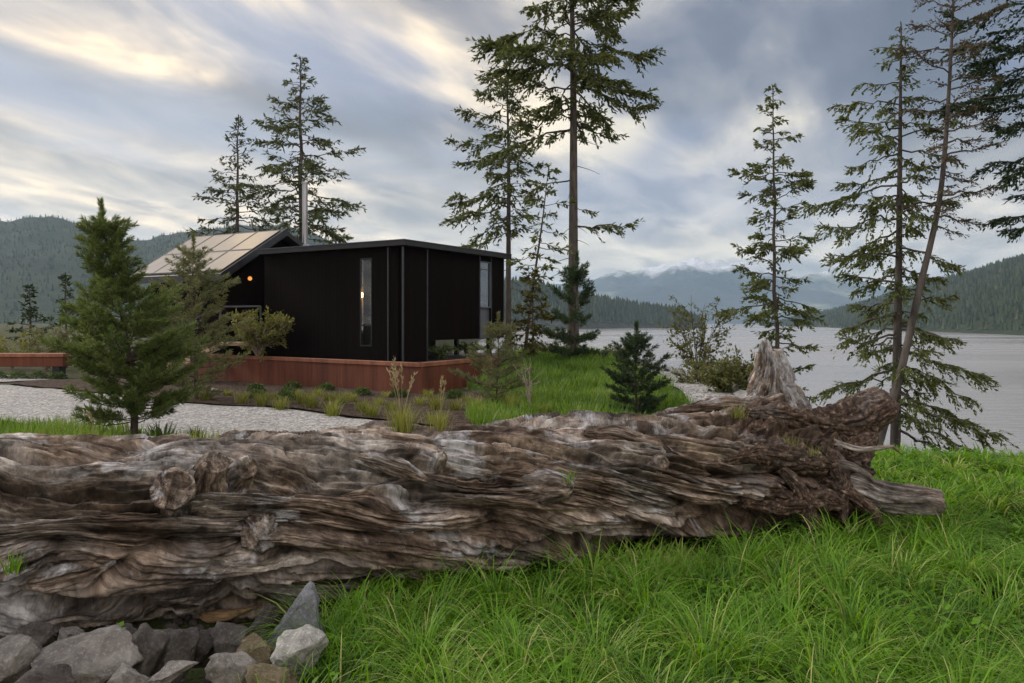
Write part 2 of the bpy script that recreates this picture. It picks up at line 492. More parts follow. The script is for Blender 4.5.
# ------------------------------------------------------------------ terrain
WATER_Z = -8.0
def H(x, y):
    x = np.asarray(x, float); y = np.asarray(y, float)
    z = .05*fbm(x*.35, y*.35, 0*x + 3.3, 3)
    z = z - .15*sstep(-2.2, -1.0, x)*sstep(11.2, 9.6, y)
    mound = sstep(11.0, 21.5, y)*sstep(3.5, 2.0, x)*sstep(-1.8, 0.9, x)*sstep(34, 26, y)
    z = z + .52*mound
    z = z - .26*sstep(-.95, -1.6, x + .12*np.sin(y*5))*sstep(5.4, 4.6, y - .42*(x+2))*sstep(-30, -10, x)
    # little swell on which the right-hand grass stands
    z = z + .10*np.exp(-((x-5.2)/2.2)**2 - ((y-8.6)/1.0)**2)
    z = z + .30*sstep(2.2, 3.1, x)*sstep(12.0, 14.5, y)*sstep(33, 27, y)
    bank = sstep(4.1, 5.9, x)
    zb = -.42*np.maximum(0, y - 9.35)
    z = z*(1-bank) + np.minimum(z, z*.6 + zb)*bank
    north = sstep(-18, -9, x)
    z = z - .55*np.maximum(0, y - 33.5)*north
    far = sstep(30, 120, y)*(1-north)
    z = z + far*(-.6)
    return np.maximum(z, WATER_Z - 3.5)

def Hs(x, y): return float(H(np.array([x]), np.array([y]))[0])

def axis_grid(dense0, dense1, step, lo, hi, g=1.16):
    mid = list(np.arange(dense0, dense1 + 1e-6, step))
    a = [dense0]; s = step
    while a[-1] > lo: s *= g; a.append(a[-1] - s)
    b = [dense1]; s = step
    while b[-1] < hi: s *= g; b.append(b[-1] + s)
    return np.array(sorted(a[1:]) + mid + b[1:])

def ground_sheet():
    xs = axis_grid(-9, 9, .11, -1500, 9000); ys = axis_grid(2.0, 27, .13, -120, 9000)
    X, Y = np.meshgrid(xs, ys)
    Z = H(X, Y)
    n, m = X.shape
    i = np.arange(n-1)[:, None]*m; j = np.arange(m-1)[None]
    Fq = np.stack([i+j, i+j+1, i+m+j+1, i+m+j], -1).reshape(-1, 4)
    o = mk('ground', np.stack([X, Y, Z], -1), Fq, M['ground'], smooth=True)
    tag(o, kind='structure')
ground_sheet()

def strip(name, A, B, nv, mat, dz=.02, nu=60):
    """sheet between polylines A and B laid on the terrain"""
    def res(P, n):
        P = np.array(P, float); d = np.r_[0, np.cumsum(np.linalg.norm(np.diff(P, axis=0), axis=1))]
        t = np.linspace(0, d[-1], n)
        return np.stack([np.interp(t, d, P[:, k]) for k in range(2)], -1)
    a = res(A, nu); b = res(B, nu)
    t = np.linspace(0, 1, nv)[None, :, None]
    P = a[:, None]*(1-t) + b[:, None]*t
    w = .06*perlin(P[..., 0]*2.1, P[..., 1]*2.1, 0*P[..., 0])
    edge = np.zeros(nv); edge[0] = edge[-1] = 1
    P = P + (w*edge)[..., None]
    Z = H(P[..., 0], P[..., 1]) + dz
    i = np.arange(nu-1)[:, None]*nv; j = np.arange(nv-1)[None]
    Fq = np.stack([i+j, i+j+1, i+nv+j+1, i+nv+j], -1).reshape(-1, 4)
    return mk(name, np.concatenate([P, Z[..., None]], -1), Fq, mat, smooth=True)

UP = [(-19, 24.2), (-12.8, 19.9), (-7.4, 16.3), (-3.77, 14.15), (-2.0, 12.6), (-.5, 11.3), (1.4, 10.9), (2.85, 12.2), (3.15, 15), (3.05, 22), (2.85, 29)]
LO = [(-20, 16.6), (-13, 14.7), (-8.7, 13.1), (-6.6, 11.9), (-4.2, 10.7), (-2, 9.6), (.6, 8.9), (2.7, 9.4), (3.65, 11), (4.05, 14.5), (4.0, 20), (3.65, 29)]
tag(strip('gravel_path', UP, LO, 26, M['gravel'], .02, 220), kind='structure')
tag(strip('garden_path', [(-30, 26.0), (-17, 24.9), (-12.6, 22.0)], [(-30, 23.6), (-17.5, 22.9), (-13.4, 21.0)], 8, M['gravel'], .03, 40), kind='structure')
# planting bed between gravel and the steel wall
WALL_L = (-7.75, 21.55); WALL_C = (-1.97, 17.2); WALL_R = (-.35, 20.4)
tag(strip('mulch_bed', [(-13.0, 21.6), (-10, 23.0), (-7.8, 21.7), (-4.8, 19.5), (-1.9, 17.35), (-1.0, 16.9), (.2, 16.4)],
          [(-12.7, 20.0), (-7.35, 16.45), (-3.75, 14.3), (-1.95, 12.8), (-.45, 11.5), (.6, 11.2), (1.2, 11.3)], 30, M['mulch'], .03, 120), kind='structure')

wx = axis_grid(-20, 120, 8, -9500, 9500, 1.3); wy = axis_grid(10, 200, 8, -300, 9500, 1.3)
X, Y = np.meshgrid(wx, wy); n_, m_ = X.shape
i = np.arange(n_-1)[:, None]*m_; j = np.arange(m_-1)[None]
tag(mk('water', np.stack([X, Y, 0*X + WATER_Z], -1), np.stack([i+j, i+j+1, i+m_+j+1, i+m_+j], -1).reshape(-1, 4), M['water'], smooth=True), kind='structure')

# ------------------------------------------------------------------ hills and far forest
def hill(name, prof, base, ridge, mat, rough_amp, z0, seed, nr=50, na=160, back=1.5):
    """prof: [(azimuth px, skyline px)], base/ridge: [(azimuth px, distance)]. A solid massif in polar rows round the inlet."""
    px = np.linspace(prof[0][0], prof[-1][0], na)
    sky = np.interp(px, *zip(*prof)); b = np.interp(px, *zip(*base)); rd = np.interp(px, *zip(*ridge))
    top = CAMZ + (HOR - sky)/F*rd
    t = np.linspace(0, back, nr)
    d = b[:, None] + (rd - b)[:, None]*t[None]
    X = (px[:, None] - 512)/F*d; Y = d
    up = np.where(t < 1, 1-(1-np.clip(t, 0, 1))**1.6, 1 - 0.7*sstep(1, back, t))
    Z = z0 + (top - z0)[:, None]*up[None]
    nn = fbm(X/260 + seed, Y/260, 0*X + seed, 4)
    amp = (top - z0)[:, None]*np.clip(t*3, 0, 1)[None]
    Z = Z + rough_amp*nn*amp*np.clip(1.15 - np.abs(t-1), .25, 1)[None]*np.where(np.abs(t-1)<.12, .35, 1)[None]
    i = np.arange(na-1)[:, None]*nr; j = np.arange(nr-1)[None]
    Fq = np.stack([i+j, i+nr+j, i+nr+j+1, i+j+1], -1).reshape(-1, 4)
    o = mk(name, np.stack([X, Y, Z], -1), Fq, mat, smooth=True)
    tag(o, kind='structure')
    return X, Y, Z

def forest(name, XYZ, n, h0, h1, rmin, rmax, seed, label, tmax=1.1):
    r = np.random.default_rng(seed)
    X, Y, Z = XYZ; na, nr = X.shape
    a = r.random(n)*(na-1.001); tt = r.random(n)**.8*(nr-1.001)*rmax + .0
    tt = np.clip(tt, rmin*(nr-1), nr-1.001)
    ia = a.astype(int); it = tt.astype(int); fa = a-ia; ft = tt-it
    def bil(A): return A[ia, it]*(1-fa)*(1-ft) + A[ia+1, it]*fa*(1-ft) + A[ia, it+1]*(1-fa)*ft + A[ia+1, it+1]*fa*ft
    x, y, z = bil(X), bil(Y), bil(Z)
    h = h0 + (h1-h0)*r.random(n)**1.5
    # each tree: three stacked ragged tiers
    K = 6; V = []; Fc = []
    ang = np.linspace(0, 2*np.pi, K, endpoint=False)
    tiers = [(0.05, .50, .20), (.32, .76, .145), (.58, 1.0, .09)]
    for (z0, z1, rr) in tiers:
        ring = np.zeros((n, K+1, 3))
        jr = .55 + .8*r.random((n, K)); ph = r.random((n, 1))*6.28
        ring[:, :K, 0] = x[:, None] + h[:, None]*rr*jr*np.cos(ang + ph)
        ring[:, :K, 1] = y[:, None] + h[:, None]*rr*jr*np.sin(ang + ph)
        ring[:, :K, 2] = z[:, None] + h[:, None]*(z0 + .08*r.random((n, K)))
        ring[:, K, 0] = x; ring[:, K, 1] = y; ring[:, K, 2] = z + h*z1
        base = len(V)*n*(K+1)
        V.append(ring.reshape(-1, 3))
        i = np.arange(n)[:, None]*(K+1) + base
        k = np.arange(K)[None]
        Fc.append(np.stack([i+k, i+(k+1) % K, i+K + 0*k], -1).reshape(-1, 3))
    tint = np.repeat(r.random(n)**1.2, K)
    o = mk(name, np.concatenate(V), np.concatenate(Fc), M['forest'], tint=np.tile(tint, 3))
    tag(o, label, 'forest', kind='stuff')

LH = hill('left_hill', [(-500,246),(-200,240),(-60,235),(0,232),(40,229),(65,229),(85,232),(110,243),(150,247),(190,240),(230,234),(280,232),(330,242),(380,262),(430,290),(470,312)],
          [(-500,700),(470,1150)], [(-500,1900),(470,2100)], M['hill'], .16, -10, 3.1, 60, 240)
forest('hillside_forest', LH, 11000, 5, 9, .02, .72, 21, 'hazy dark conifer forest covering the hill at the left')
RH = hill('right_hill', [(760,326),(785,322),(800,317),(830,312),(870,302),(910,290),(945,280),(985,271),(1024,262),(1150,242),(1400,225)],
          [(760,2000),(800,1750),(850,1150),(900,850),(1024,560),(1400,400)], [(760,2100),(800,1950),(870,1750),(1024,1400),(1400,1300)], M['hill'], .10, -9, 8.7, 60, 200)
forest('inlet_forest', RH, 14000, 6, 11, .015, .70, 22, 'dark conifer forest covering the hill across the inlet at the right')
HL = hill('headland', [(380,292),(440,288),(480,284),(520,286),(545,290),(580,299),(620,305),(650,310),(680,314),(694,320),(702,325)],
          [(380,900),(560,1050),(640,1240),(702,1270)], [(380,1120),(560,1220),(640,1330),(702,1300)], M['headland'], .10, -9, 4.4, 30, 150)
forest('headland_forest', HL, 3800, 9, 17, .10, .85, 23, 'dark green conifer forest along the low headland beyond the water')
MT = hill('mountains', [(300,314),(420,300),(520,290),(580,283),(610,277),(640,274),(664,269),(690,263),(705,261),(722,266),(745,268),(770,274),(800,280),(825,276),(850,283),(900,291),(980,296),(1100,303)],
          [(300,4700),(1100,4700)], [(300,6400),(1100,6800)], M['mountain'], .22, -12, 1.7, 70, 260)

# ------------------------------------------------------------------ driftwood log
class Grid:
    pass

def tube_surface(P, rad, nphi, disp, dense=0.0):
    """P (n,3) centre line, rad (n,), disp(s,phi,r)->(displacement, grain, rot); returns verts/faces/attrs"""
    T, X, Y = frames(P)
    s = np.r_[0, np.cumsum(np.linalg.norm(np.diff(P, axis=0), axis=1))]
    a = np.linspace(0, 2*np.pi, nphi, endpoint=False); a = a - dense*np.sin(a - .35)
    S, A = np.meshgrid(s, a, indexing='ij')
    d, grain, rot = disp(S, A, rad[:, None] + 0*A)
    r = rad[:, None] + d
    dirv = np.cos(A)[..., None]*X[:, None] + np.sin(A)[..., None]*Y[:, None]
    V = P[:, None] + r[..., None]*dirv
    n = len(P)
    i = np.arange(n-1)[:, None]*nphi; j = np.arange(nphi)[None]; k = (j+1) % nphi
    Fq = np.stack([i+j, i+k, i+nphi+k, i+nphi+j], -1).reshape(-1, 4)
    return V, Fq, grain, rot

def close_end(V, grain, rot, which, depth, nrings, Tdir, seed):
    """extra rings that close a tube end into a rough broken face"""
    ring = V[0] if which == 0 else V[-1]
    c = ring.mean(0)
    out = []
    for q in np.linspace(0, 1, nrings+1)[1:]:
        k = 1-q
        p = c + (ring-c)*k
        off = depth*(1-(1-q)**2) + .05*fbm(p[:, 0]*9+seed, p[:, 1]*9, p[:, 2]*9, 3)*np.minimum(1, q*3)
        out.append(p + Tdir*off[:, None])
    return out

# --- main trunk and root wad
def log_axis(x):
    return np.stack([x, 5.86 + .42*x, .335 + .018*np.sin(x*1.3) - .11*sstep(1.9, 2.6, x)], -1)

def build_log():
    root = empty('driftwood_log', (-.5, 5.65, 0), 0,
                 'huge weathered grey brown driftwood log with torn root end lying across grass and rocks', 'log')
    L0 = Vector(root.location)
    ns = 1500; nphi = 560
    xs = np.linspace(-4.6, 2.92, ns)
    P = log_axis(xs)
    rad = np.interp(xs, [-4.6, -3.4, -2.4, -1.4, 0, 1.0, 1.6, 2.0, 2.4, 2.75, 2.92], [.56, .56, .555, .545, .53, .52, .53, .55, .56, .50, .41])
    slen = np.linalg.norm(np.diff(P, axis=0), axis=1); s = np.r_[0, np.cumsum(slen)]
    # twist of the grain: nearly straight at the left, spiralling down to the right further on
    tw_rate = np.interp(xs, [-4.6, -2.2, -1.2, 0, 1.0, 1.8, 2.9], [.02, .06, .42, .60, .52, .35, .25])
    tw = np.r_[0, np.cumsum(tw_rate[:-1]*slen)]

    def disp(S, A, r):
        x = np.interp(S, s, xs)
        # frames(): X = T x up -> points to the camera side, Y up.  phi 0 faces the camera, pi/2 is the top
        ph = A + np.interp(S, s, tw)
        wad = sstep(1.35, 2.1, x)
        c0, s0 = np.cos(ph), np.sin(ph)
        warp = .19*perlin(S*.75, c0*1.0, s0*1.0) + .060*perlin(S*1.9+7, c0*2.2, s0*2.2)
        # grain deflects round two burls
        for (bs, bp, w, k) in ((2.05, .35, .22, .5), (4.0, .35, .25, -.5), (2.25, -.35, .2, -.4)):
            dd = (S-bs)**2/(w*w) + (np.angle(np.exp(1j*(A-bp))))**2/.20
            warp = warp + k*.35*np.sign(np.angle(np.exp(1j*(A-bp))))*np.exp(-dd)*np.minimum(1, np.abs(np.angle(np.exp(1j*(A-bp))))*6)
        jag = .010*perlin(S*8, c0*5, s0*5) + .010*perlin(S*21, c0*12, s0*12)
        ph = ph + warp + jag
        c, q = np.cos(ph), np.sin(ph)
        def groove(n, w): return np.exp(-(n/w)**2)
        plate = sstep(-.10, .30, perlin(S*.75+41, c*1.7, q*1.7))       # where the wood is furrowed, elsewhere it is worn smooth
        plate2 = sstep(-.10, .28, perlin(S*1.1+61, c*2.6+3, q*2.6))
        d = .085*fbm(S*.45+2, c*1.35, q*1.35, 3) + .024*fbm(S*1.5+12, c*3.0, q*3.0, 2)
        # broad rounded ridges with deep dark furrows between them
        n1 = perlin(S*.48+11, c*2.3, q*2.3)
        d += .075*np.minimum(np.abs(n1)*2.4, 1)**.8 - .042 - .150*groove(n1, .085)*(.40+.60*plate)
        n2 = perlin(S*.85+31, c*4.6, q*4.6)
        d += (.028*np.minimum(np.abs(n2)*2.8, 1)**.8 - .015)*(.2+.8*plate) - .080*groove(n2, .10)*plate
        n3 = perlin(S*1.7+51, c*10, q*10)
        d += (.006*np.minimum(np.abs(n3)*2.8, 1) - .003)*(.2+plate2) - .030*groove(n3, .13)*plate2
        n4 = perlin(S*4+71, c*26, q*26)
        d += (.0035*np.abs(n4)*2 - .009*groove(n4, .09)*plate2)
        # slabs that have split away and end abruptly across the grain
        st = perlin(S*1.5 + .9*perlin(S*.8, c*9, q*9), c*3.4+7, q*3.4)
        d += .030*sstep(.12, .15, st)*sstep(1.9, 1.2, np.abs(A - .1)*1.6)
        st = perlin(S*2.8 + 1.6*perlin(S*.8+3, c*12, q*12), c*6.0+2, q*6.0)
        d += .020*sstep(.12, .16, st)*plate - .018*sstep(.16, .20, -st)*plate2
        # drying cracks: long, narrow and deep
        for (fs_, k_, w_, dp_, o_) in ((.8, 8, .10, .060, 3.0), (1.0, 16, .16, .040, 13.0), (1.4, 27, .22, .022, 23.0)):
            nn_ = perlin(S*fs_+o_, c*k_, q*k_+o_)
            on_ = sstep(-.05, .15, perlin(S*1.3+o_, c*2.4+o_, q*2.4))
            d -= dp_*np.exp(-(nn_/w_)**2)*on_
        cxx = np.cos(A)*.5; czz = np.sin(A)*.5
        d += .005*fbm(S*3.2+4, cxx*6, czz*6, 3) + .0045*fbm(S*16, cxx*24, czz*24, 3, .6)*(.5+sstep(-.2, .3, perlin(S*2+8, cxx*3, czz*3)))
        d -= .030*sstep(.30, .44, perlin(S*5+2, cxx*8+1, czz*8))      # rotted pockets
        # deep cleft along the lower left
        a0 = -.12 + .16*np.sin(S*2.3+.6) + .10*np.sin(S*5.1) - .10*(S-1.2)*sstep(2.2, 4.2, S)
        da = np.angle(np.exp(1j*(A - a0)))
        depth = .19*sstep(4.9, 3.2, S)*(.5 + .6*sstep(-.3, .3, perlin(S*2.3, 0*S+1, 0*S)))
        d -= depth*np.exp(-(da/(.085 + .05*perlin(S*4, 0*S, 0*S+4)))**2)
        a1 = -.72 + .13*np.sin(S*2.9+2) + .06*np.sin(S*6.3)
        da = np.angle(np.exp(1j*(A - a1)))
        d -= .10*sstep(4.4, 3.0, S)*np.exp(-(da/.10)**2)
        a2 = .62 + .10*np.sin(S*2.1+1) - .33*(S-3.2)*sstep(3.0, 3.6, S)
        da = np.angle(np.exp(1j*(A - a2)))
        d -= .075*sstep(2.2, 3.4, S)*sstep(6.4, 5.4, S)*np.exp(-(da/.075)**2)
        # shoulder ledge behind the top
        # root wad: chunky, crumbling
        cx = np.cos(A)*r; cz = np.sin(A)*r
        ch = .165*fbm(S*2.2+3, cx*3.8, cz*3.8, 3) - .10*groove(perlin(S*2.4+1, cx*5, cz*5), .08) - .05*groove(perlin(S*5+1, cx*9, cz*9), .10) + .05*np.abs(perlin(S*6, cx*8, cz*8)) - .02 + .030*perlin(S*13, cx*15, cz*15) + .014*perlin(S*28, cx*30, cz*30)
        d = d*(1 - .85*wad) + ch*wad
        d = np.maximum(d, -.30)
        grain = np.stack([S, c*.48, q*.48], -1)
        rot = np.clip(wad*1.0 + .0*S, 0, 1)
        return d, grain, rot
    V, Fq, grain, rot = tube_surface(P, rad, nphi, disp, .55)
    # rough broken end face on the root side
    T = (P[-1]-P[-2]); T /= np.linalg.norm(T)
    rings = close_end(V, grain, rot, 1, .16, 14, T, 3.0)
    n0 = len(P)
    Vall = np.concatenate([V.reshape(-1, 3)] + rings)
    g_last = grain[-1]
    gextra = [g_last + np.array([.03*(k+1), 0, 0]) * 1.0 for k in range(len(rings))]
    gextra = [np.stack([g[:, 0], g[:, 1]*(1-(k+1)/len(rings)), g[:, 2]*(1-(k+1)/len(rings))], -1) for k, g in enumerate(gextra)]
    Gall = np.concatenate([grain.reshape(-1, 3)] + gextra)
    Rall = np.concatenate([rot.ravel(), np.ones(nphi*len(rings))])
    i = (n0-1 + np.arange(len(rings)))[:, None]*nphi; j = np.arange(nphi)[None]; k = (j+1) % nphi
    Fe = np.stack([i+j, i+k, i+nphi+k, i+nphi+j], -1).reshape(-1, 4)
    Vall = Vall - np.array(L0)
    mk('trunk', Vall, np.concatenate([Fq, Fe]), M['drift'], root, smooth=True, vattr={'grain': Gall, 'rot': Rall})

    def root_piece(name, pts, rads, seed, rotv=.0, n=150, nphi=110, amp=1.0, gk=1.0, endd=.05, mat=None, label=None):
        pts = np.array(pts, float); t = np.linspace(0, 1, len(pts)); tt = np.linspace(0, 1, n)
        # smooth the polyline
        Pp = np.stack([np.interp(tt, t, pts[:, k]) for k in range(3)], -1)
        ker = np.ones(max(3, n//6)); ker /= ker.sum(); m = len(ker)
        for k in range(3):
            e = np.r_[np.full(m, Pp[0, k]) - (Pp[m, k]-Pp[0, k])*np.linspace(1, 1/m, m), Pp[:, k], np.full(m, Pp[-1, k]) + (Pp[-1, k]-Pp[-m-1, k])*np.linspace(1/m, 1, m)]
            Pp[:, k] = np.convolve(e, ker, 'same')[m:-m]
        rr = np.interp(tt, np.linspace(0, 1, len(rads)), rads)
        def dsp(S, A, r):
            rb = float(np.mean(rads))
            ph = A + .6*S + .25*perlin(S*3+seed, np.cos(A), np.sin(A))
            c, q = np.cos(ph), np.sin(ph)
            d = amp*r*(.40*perlin(S*2.2/ (rb*6) *.5+seed, c*1.4, q*1.4) + .42*np.minimum(np.abs(perlin(S*2.4+seed, c*3.0, q*3.0))*2.5, 1)**.7 - .25
                        + .16*np.abs(perlin(S*5+seed, c*8, q*8))*2 - .1 + .06*perlin(S*16+seed, c*16, q*16))
            d += amp*r*.20*rotv*(perlin(S*14+seed, c*rb*22, q*rb*22) + .6*perlin(S*30+seed, c*rb*40, q*rb*40))
            d = d*(1 - .75*sstep(.72, 1.0, S/S.max()))
            return d, np.stack([S+seed, c*r*1.15, q*r*1.15], -1), np.full(S.shape, rotv)
        V, Fq, g, ro = tube_surface(Pp, rr, nphi, dsp)
        T = Pp[-1]-Pp[-2]; T /= np.linalg.norm(T)
        rings = close_end(V, g, ro, 1, endd, 9, T, seed)
        Vv = np.concatenate([V.reshape(-1, 3)] + rings)
        gg = np.concatenate([g.reshape(-1, 3)] + [g[-1]*np.array([1, 1-(k+1)/9, 1-(k+1)/9]) for k in range(9)])
        rv = np.concatenate([ro.ravel(), np.full(nphi*9, rotv)])
        i = (n-1 + np.arange(9))[:, None]*nphi; j = np.arange(nphi)[None]; k = (j+1) % nphi
        Fe = np.stack([i+j, i+k, i+nphi+k, i+nphi+j], -1).reshape(-1, 4)
        o = mk(name, Vv - np.array(L0), np.concatenate([Fq, Fe]), mat or M['drift'], root, smooth=True, vattr={'grain': gg, 'rot': rv})
        if label: o['label'] = label
        return o
    # upright silvery root
    root_piece('root', [(2.25, 6.95, .35), (2.30, 7.0, .72), (2.31, 7.0, .95), (2.29, 7.0, 1.16), (2.26, 7.0, 1.34)], [.38, .35, .30, .235, .185, .150, .115], 4.4, .34, 220, 170, .80, endd=.02, mat=M['drift_silver'], label='upright silver grey root stump')
    root_piece('root', [(2.1, 6.9, .45), (2.2, 6.96, .80), (2.24, 6.96, 1.12), (2.21, 6.96, 1.42)], [.20, .17, .11, .045], 5.0, 0.1, 120, 90, .7)
    # heavy horn pointing up right
    root_piece('root', [(2.2, 6.75, .46), (2.62, 6.85, .58), (2.95, 6.9, .75), (3.22, 6.9, .885)], [.30, .22, .195, .185, .165], 9.0, .75, 220, 150, .8, endd=.10, label='thick dark brown root ending in a torn blunt tip')
    root_piece('root', [(2.5, 6.65, .40), (2.85, 6.72, .52), (3.08, 6.78, .62)], [.20, .16, .13, .06], 12.0, .7, 120, 100, 1.0)
    # broken stub low at the right
    root_piece('root', [(2.25, 6.75, .28), (2.75, 6.38, .25), (3.05, 6.22, .225), (3.31, 6.14, .205)], [.16, .14, .118, .112, .098], 15.0, .42, 180, 120, .55, endd=.03, label='short broken root stub jutting out over the grass')
    # roots that creep over the torn mass
    for k, (pts_, rr_, rv_) in enumerate([
        ([(1.55, 6.10, .52), (1.95, 6.20, .60), (2.35, 6.30, .52), (2.70, 6.38, .42)], [.03, .085, .075, .03], .75),
        ([(1.75, 6.08, .22), (2.1, 6.22, .16), (2.45, 6.24, .22), (2.75, 6.30, .12)], [.03, .075, .07, .03], .8),
        ([(1.9, 6.5, .86), (2.2, 6.52, .84), (2.5, 6.55, .76), (2.75, 6.62, .72)], [.03, .08, .07, .03], .7),
        ([(2.1, 6.25, .45), (2.25, 6.22, .30), (2.32, 6.2, .12), (2.34, 6.18, -.12)], [.04, .06, .06, .04], .85),
        ([(2.45, 6.36, .62), (2.58, 6.32, .48), (2.62, 6.27, .30), (2.60, 6.24, .05)], [.03, .05, .05, .03], .7),
        ([(1.35, 6.6, .86), (1.75, 6.68, .90), (2.1, 6.75, .88), (2.3, 6.8, .95)], [.03, .07, .08, .05], .0),
        ]):
        root_piece('root', pts_, rr_, 70.0+3*k, rv_, 110, 70, 1.1)
    # thin pale rootlets
    root_piece('rootlet', [(2.62, 6.5, .62), (2.80, 6.42, .57), (2.95, 6.42, .58), (3.08, 6.45, .595), (3.17, 6.5, .53)], [.03, .022, .018, .014, .006], 17.0, 0, 70, 30, .5, label='thin pale curling rootlet')
    root_piece('rootlet', [(2.50, 6.35, .50), (2.66, 6.25, .47), (2.80, 6.24, .40), (2.86, 6.26, .33)], [.035, .03, .022, .010], 19.0, .2, 60, 30, .5)
    root_piece('rootlet', [(2.45, 6.55, .35), (2.62, 6.25, .28), (2.80, 6.16, .14), (2.85, 6.14, .02)], [.06, .05, .04, .03], 23.0, .8, 60, 36, .7)

    # knots on the camera side
    ax0 = np.array(log_axis(np.array([-1.0]))[0]); axd = np.array([1, .42, 0.0]); axd /= np.linalg.norm(axd)
    def on_log(px, py, r=.525):
        dv = np.array([(px-512)/F, 1, -(py-HOR)/F]); o = np.array([0, 0, CAMZ])
        dp = dv - axd*dv.dot(axd); op = (o-ax0) - axd*(o-ax0).dot(axd)
        a = dp.dot(dp); b = 2*dp.dot(op); c = op.dot(op) - r*r
        t = (-b - math.sqrt(max(0, b*b-4*a*c)))/(2*a)
        p = o + dv*t
        nrm = (p-ax0) - axd*(p-ax0).dot(axd); nrm /= np.linalg.norm(nrm)
        return p, nrm
    up = np.array([0, 0, 1.0])
    def knot(px, py, ln, rad, tilt, seed, rads=None, mat=None, label=None, rotv=0.0, amp=.38):
        p, nrm = on_log(px, py)
        dr = nrm + axd*tilt[0] + up*tilt[1]; dr /= np.linalg.norm(dr)
        root_piece('knot', [p - nrm*.16 - axd*(.10 if abs(tilt[0]) > 1 else 0), p - nrm*.04, p + dr*ln*.5, p + dr*ln], rads or [rad*1.5, rad*1.25, rad, rad*.9], seed, rotv, 80, 90, amp, .5, ln*.15, mat, label)
    knot(212, 474, .10, .075, (.1, .2), 31.0, [.17, .12, .10, .085], amp=.5)
    knot(237, 474, .14, .055, (.25, -.35), 33.0, [.12, .09, .075, .07], amp=.5)
    knot(177, 492, .075, .085, (-.3, -.1), 35.0, [.10, .09, .115, .125], label='flared pale knot with a split face')
    knot(262, 536, .02, .08, (0, 0), 37.0, [.11, .11, .09, .06], rotv=.3, amp=.6)
    knot(545, 486, .16, .085, (1.6, -.35), 39.0, [.15, .13, .10, .075], label='splintered branch stub pointing right')
    knot(440, 458, .04, .04, (0, .3), 41.0, [.07, .05, .045, .03])
    knot(660, 462, .03, .06, (0, .3), 43.0, [.10, .09, .07, .04])
    # plank-like raised slabs of grain
    def slab_(px0, py0, px1, py1, rad, seed, out=.0, lab=None, mat=None):
        p0, n0 = on_log(px0, py0); p1, n1 = on_log(px1, py1)
        m = (p0+p1)/2; nm = (n0+n1)/2
        root_piece('raised_grain', [p0 - n0*.04, p0*.7+p1*.3 + nm*out, p0*.3+p1*.7 + nm*out, p1 - n1*.05], [rad*.35, rad, rad*.95, rad*.3], seed, 0, 110, 80, .8, .7, .01, mat, lab)
    slab_(20, 588, 110, 566, .070, 52.3, .0)
    slab_(585, 428, 680, 452, .06, 53.0, .01, 'pale grey weathered sliver of wood')
    slab_(352, 452, 430, 478, .055, 55.0, .0)
    slab_(330, 432, 480, 452, .06, 57.0, -.01)
    slab_(250, 592, 400, 588, .07, 59.0, .0)
    slab_(392, 570, 470, 578, .05, 61.0, .0)
    p, nrm = on_log(222, 612, .44)
    root_piece('split_wood', [p + np.array([-.16, 0, .0]), p + np.array([-.05, -.05, -.015]), p + np.array([.06, -.05, 0]), p + np.array([.17, 0, .02])], [.02, .032, .028, .012], 63.0, 0, 60, 30, .8, mat=M['tan_wood'], label='freshly split tan wood under the log')
build_log()

# ------------------------------------------------------------------ stones
def stone(name, loc, size, rot, seed, mat, label, npts=16, sub=3, rough=.085, group='rocks under the driftwood log'):
    r = np.random.default_rng(seed)
    pts = r.normal(size=(npts, 3)); pts /= np.linalg.norm(pts, axis=1, keepdims=True)
    pts *= (.82 + .25*r.random((npts, 1)))
    if 'pointed' in label and 'slab' in label:
        pts = np.array([(-1,-.6,-1),(1,-.7,-1),(.9,.7,-1),(-.9,.7,-1),(.42,.1,1.15),(.55,-.25,.85),(.75,-.5,.1),(.15,-.35,.55),(-.55,-.5,-.2),(.7,.5,.2),(-.5,.5,-.1)])
    bm = bmesh.new()
    for p in pts: bm.verts.new(p)
    res = bmesh.ops.convex_hull(bm, input=bm.verts[:])
    bmesh.ops.delete(bm, geom=[v for v in bm.verts if not v.link_faces], context='VERTS')
    bmesh.ops.dissolve_limit(bm, angle_limit=R(14), verts=bm.verts[:], edges=bm.edges[:])
    bmesh.ops.bevel(bm, geom=bm.edges[:], offset=.07, segments=2, profile=.6, affect='EDGES', clamp_overlap=True)
    bmesh.ops.triangulate(bm, faces=bm.faces[:])
    for k in range(sub):
        bmesh.ops.subdivide_edges(bm, edges=[e for e in bm.edges if e.calc_length() > .12], cuts=1, use_grid_fill=True)
        bmesh.ops.triangulate(bm, faces=bm.faces[:])
    bm.normal_update()
    co = np.array([v.co for v in bm.verts]); no = np.array([v.normal for v in bm.verts])
    d = rough*fbm(co[:, 0]*2.2+seed, co[:, 1]*2.2, co[:, 2]*2.2, 5, .55) + .018*perlin(co[:, 0]*14+seed, co[:, 1]*14, co[:, 2]*14)
    co = co + no*d[:, None]
    co = co*np.array(size)
    for v, c in zip(bm.verts, co): v.co = c
    me = bpy.data.meshes.new(name); bm.to_mesh(me); bm.free()
    me.polygons.foreach_set('use_smooth', np.ones(len(me.polygons), bool))
    o = link(name, me, mat)
    o.location = loc; o.rotation_euler = rot
    return tag(o, label, 'rock', group)

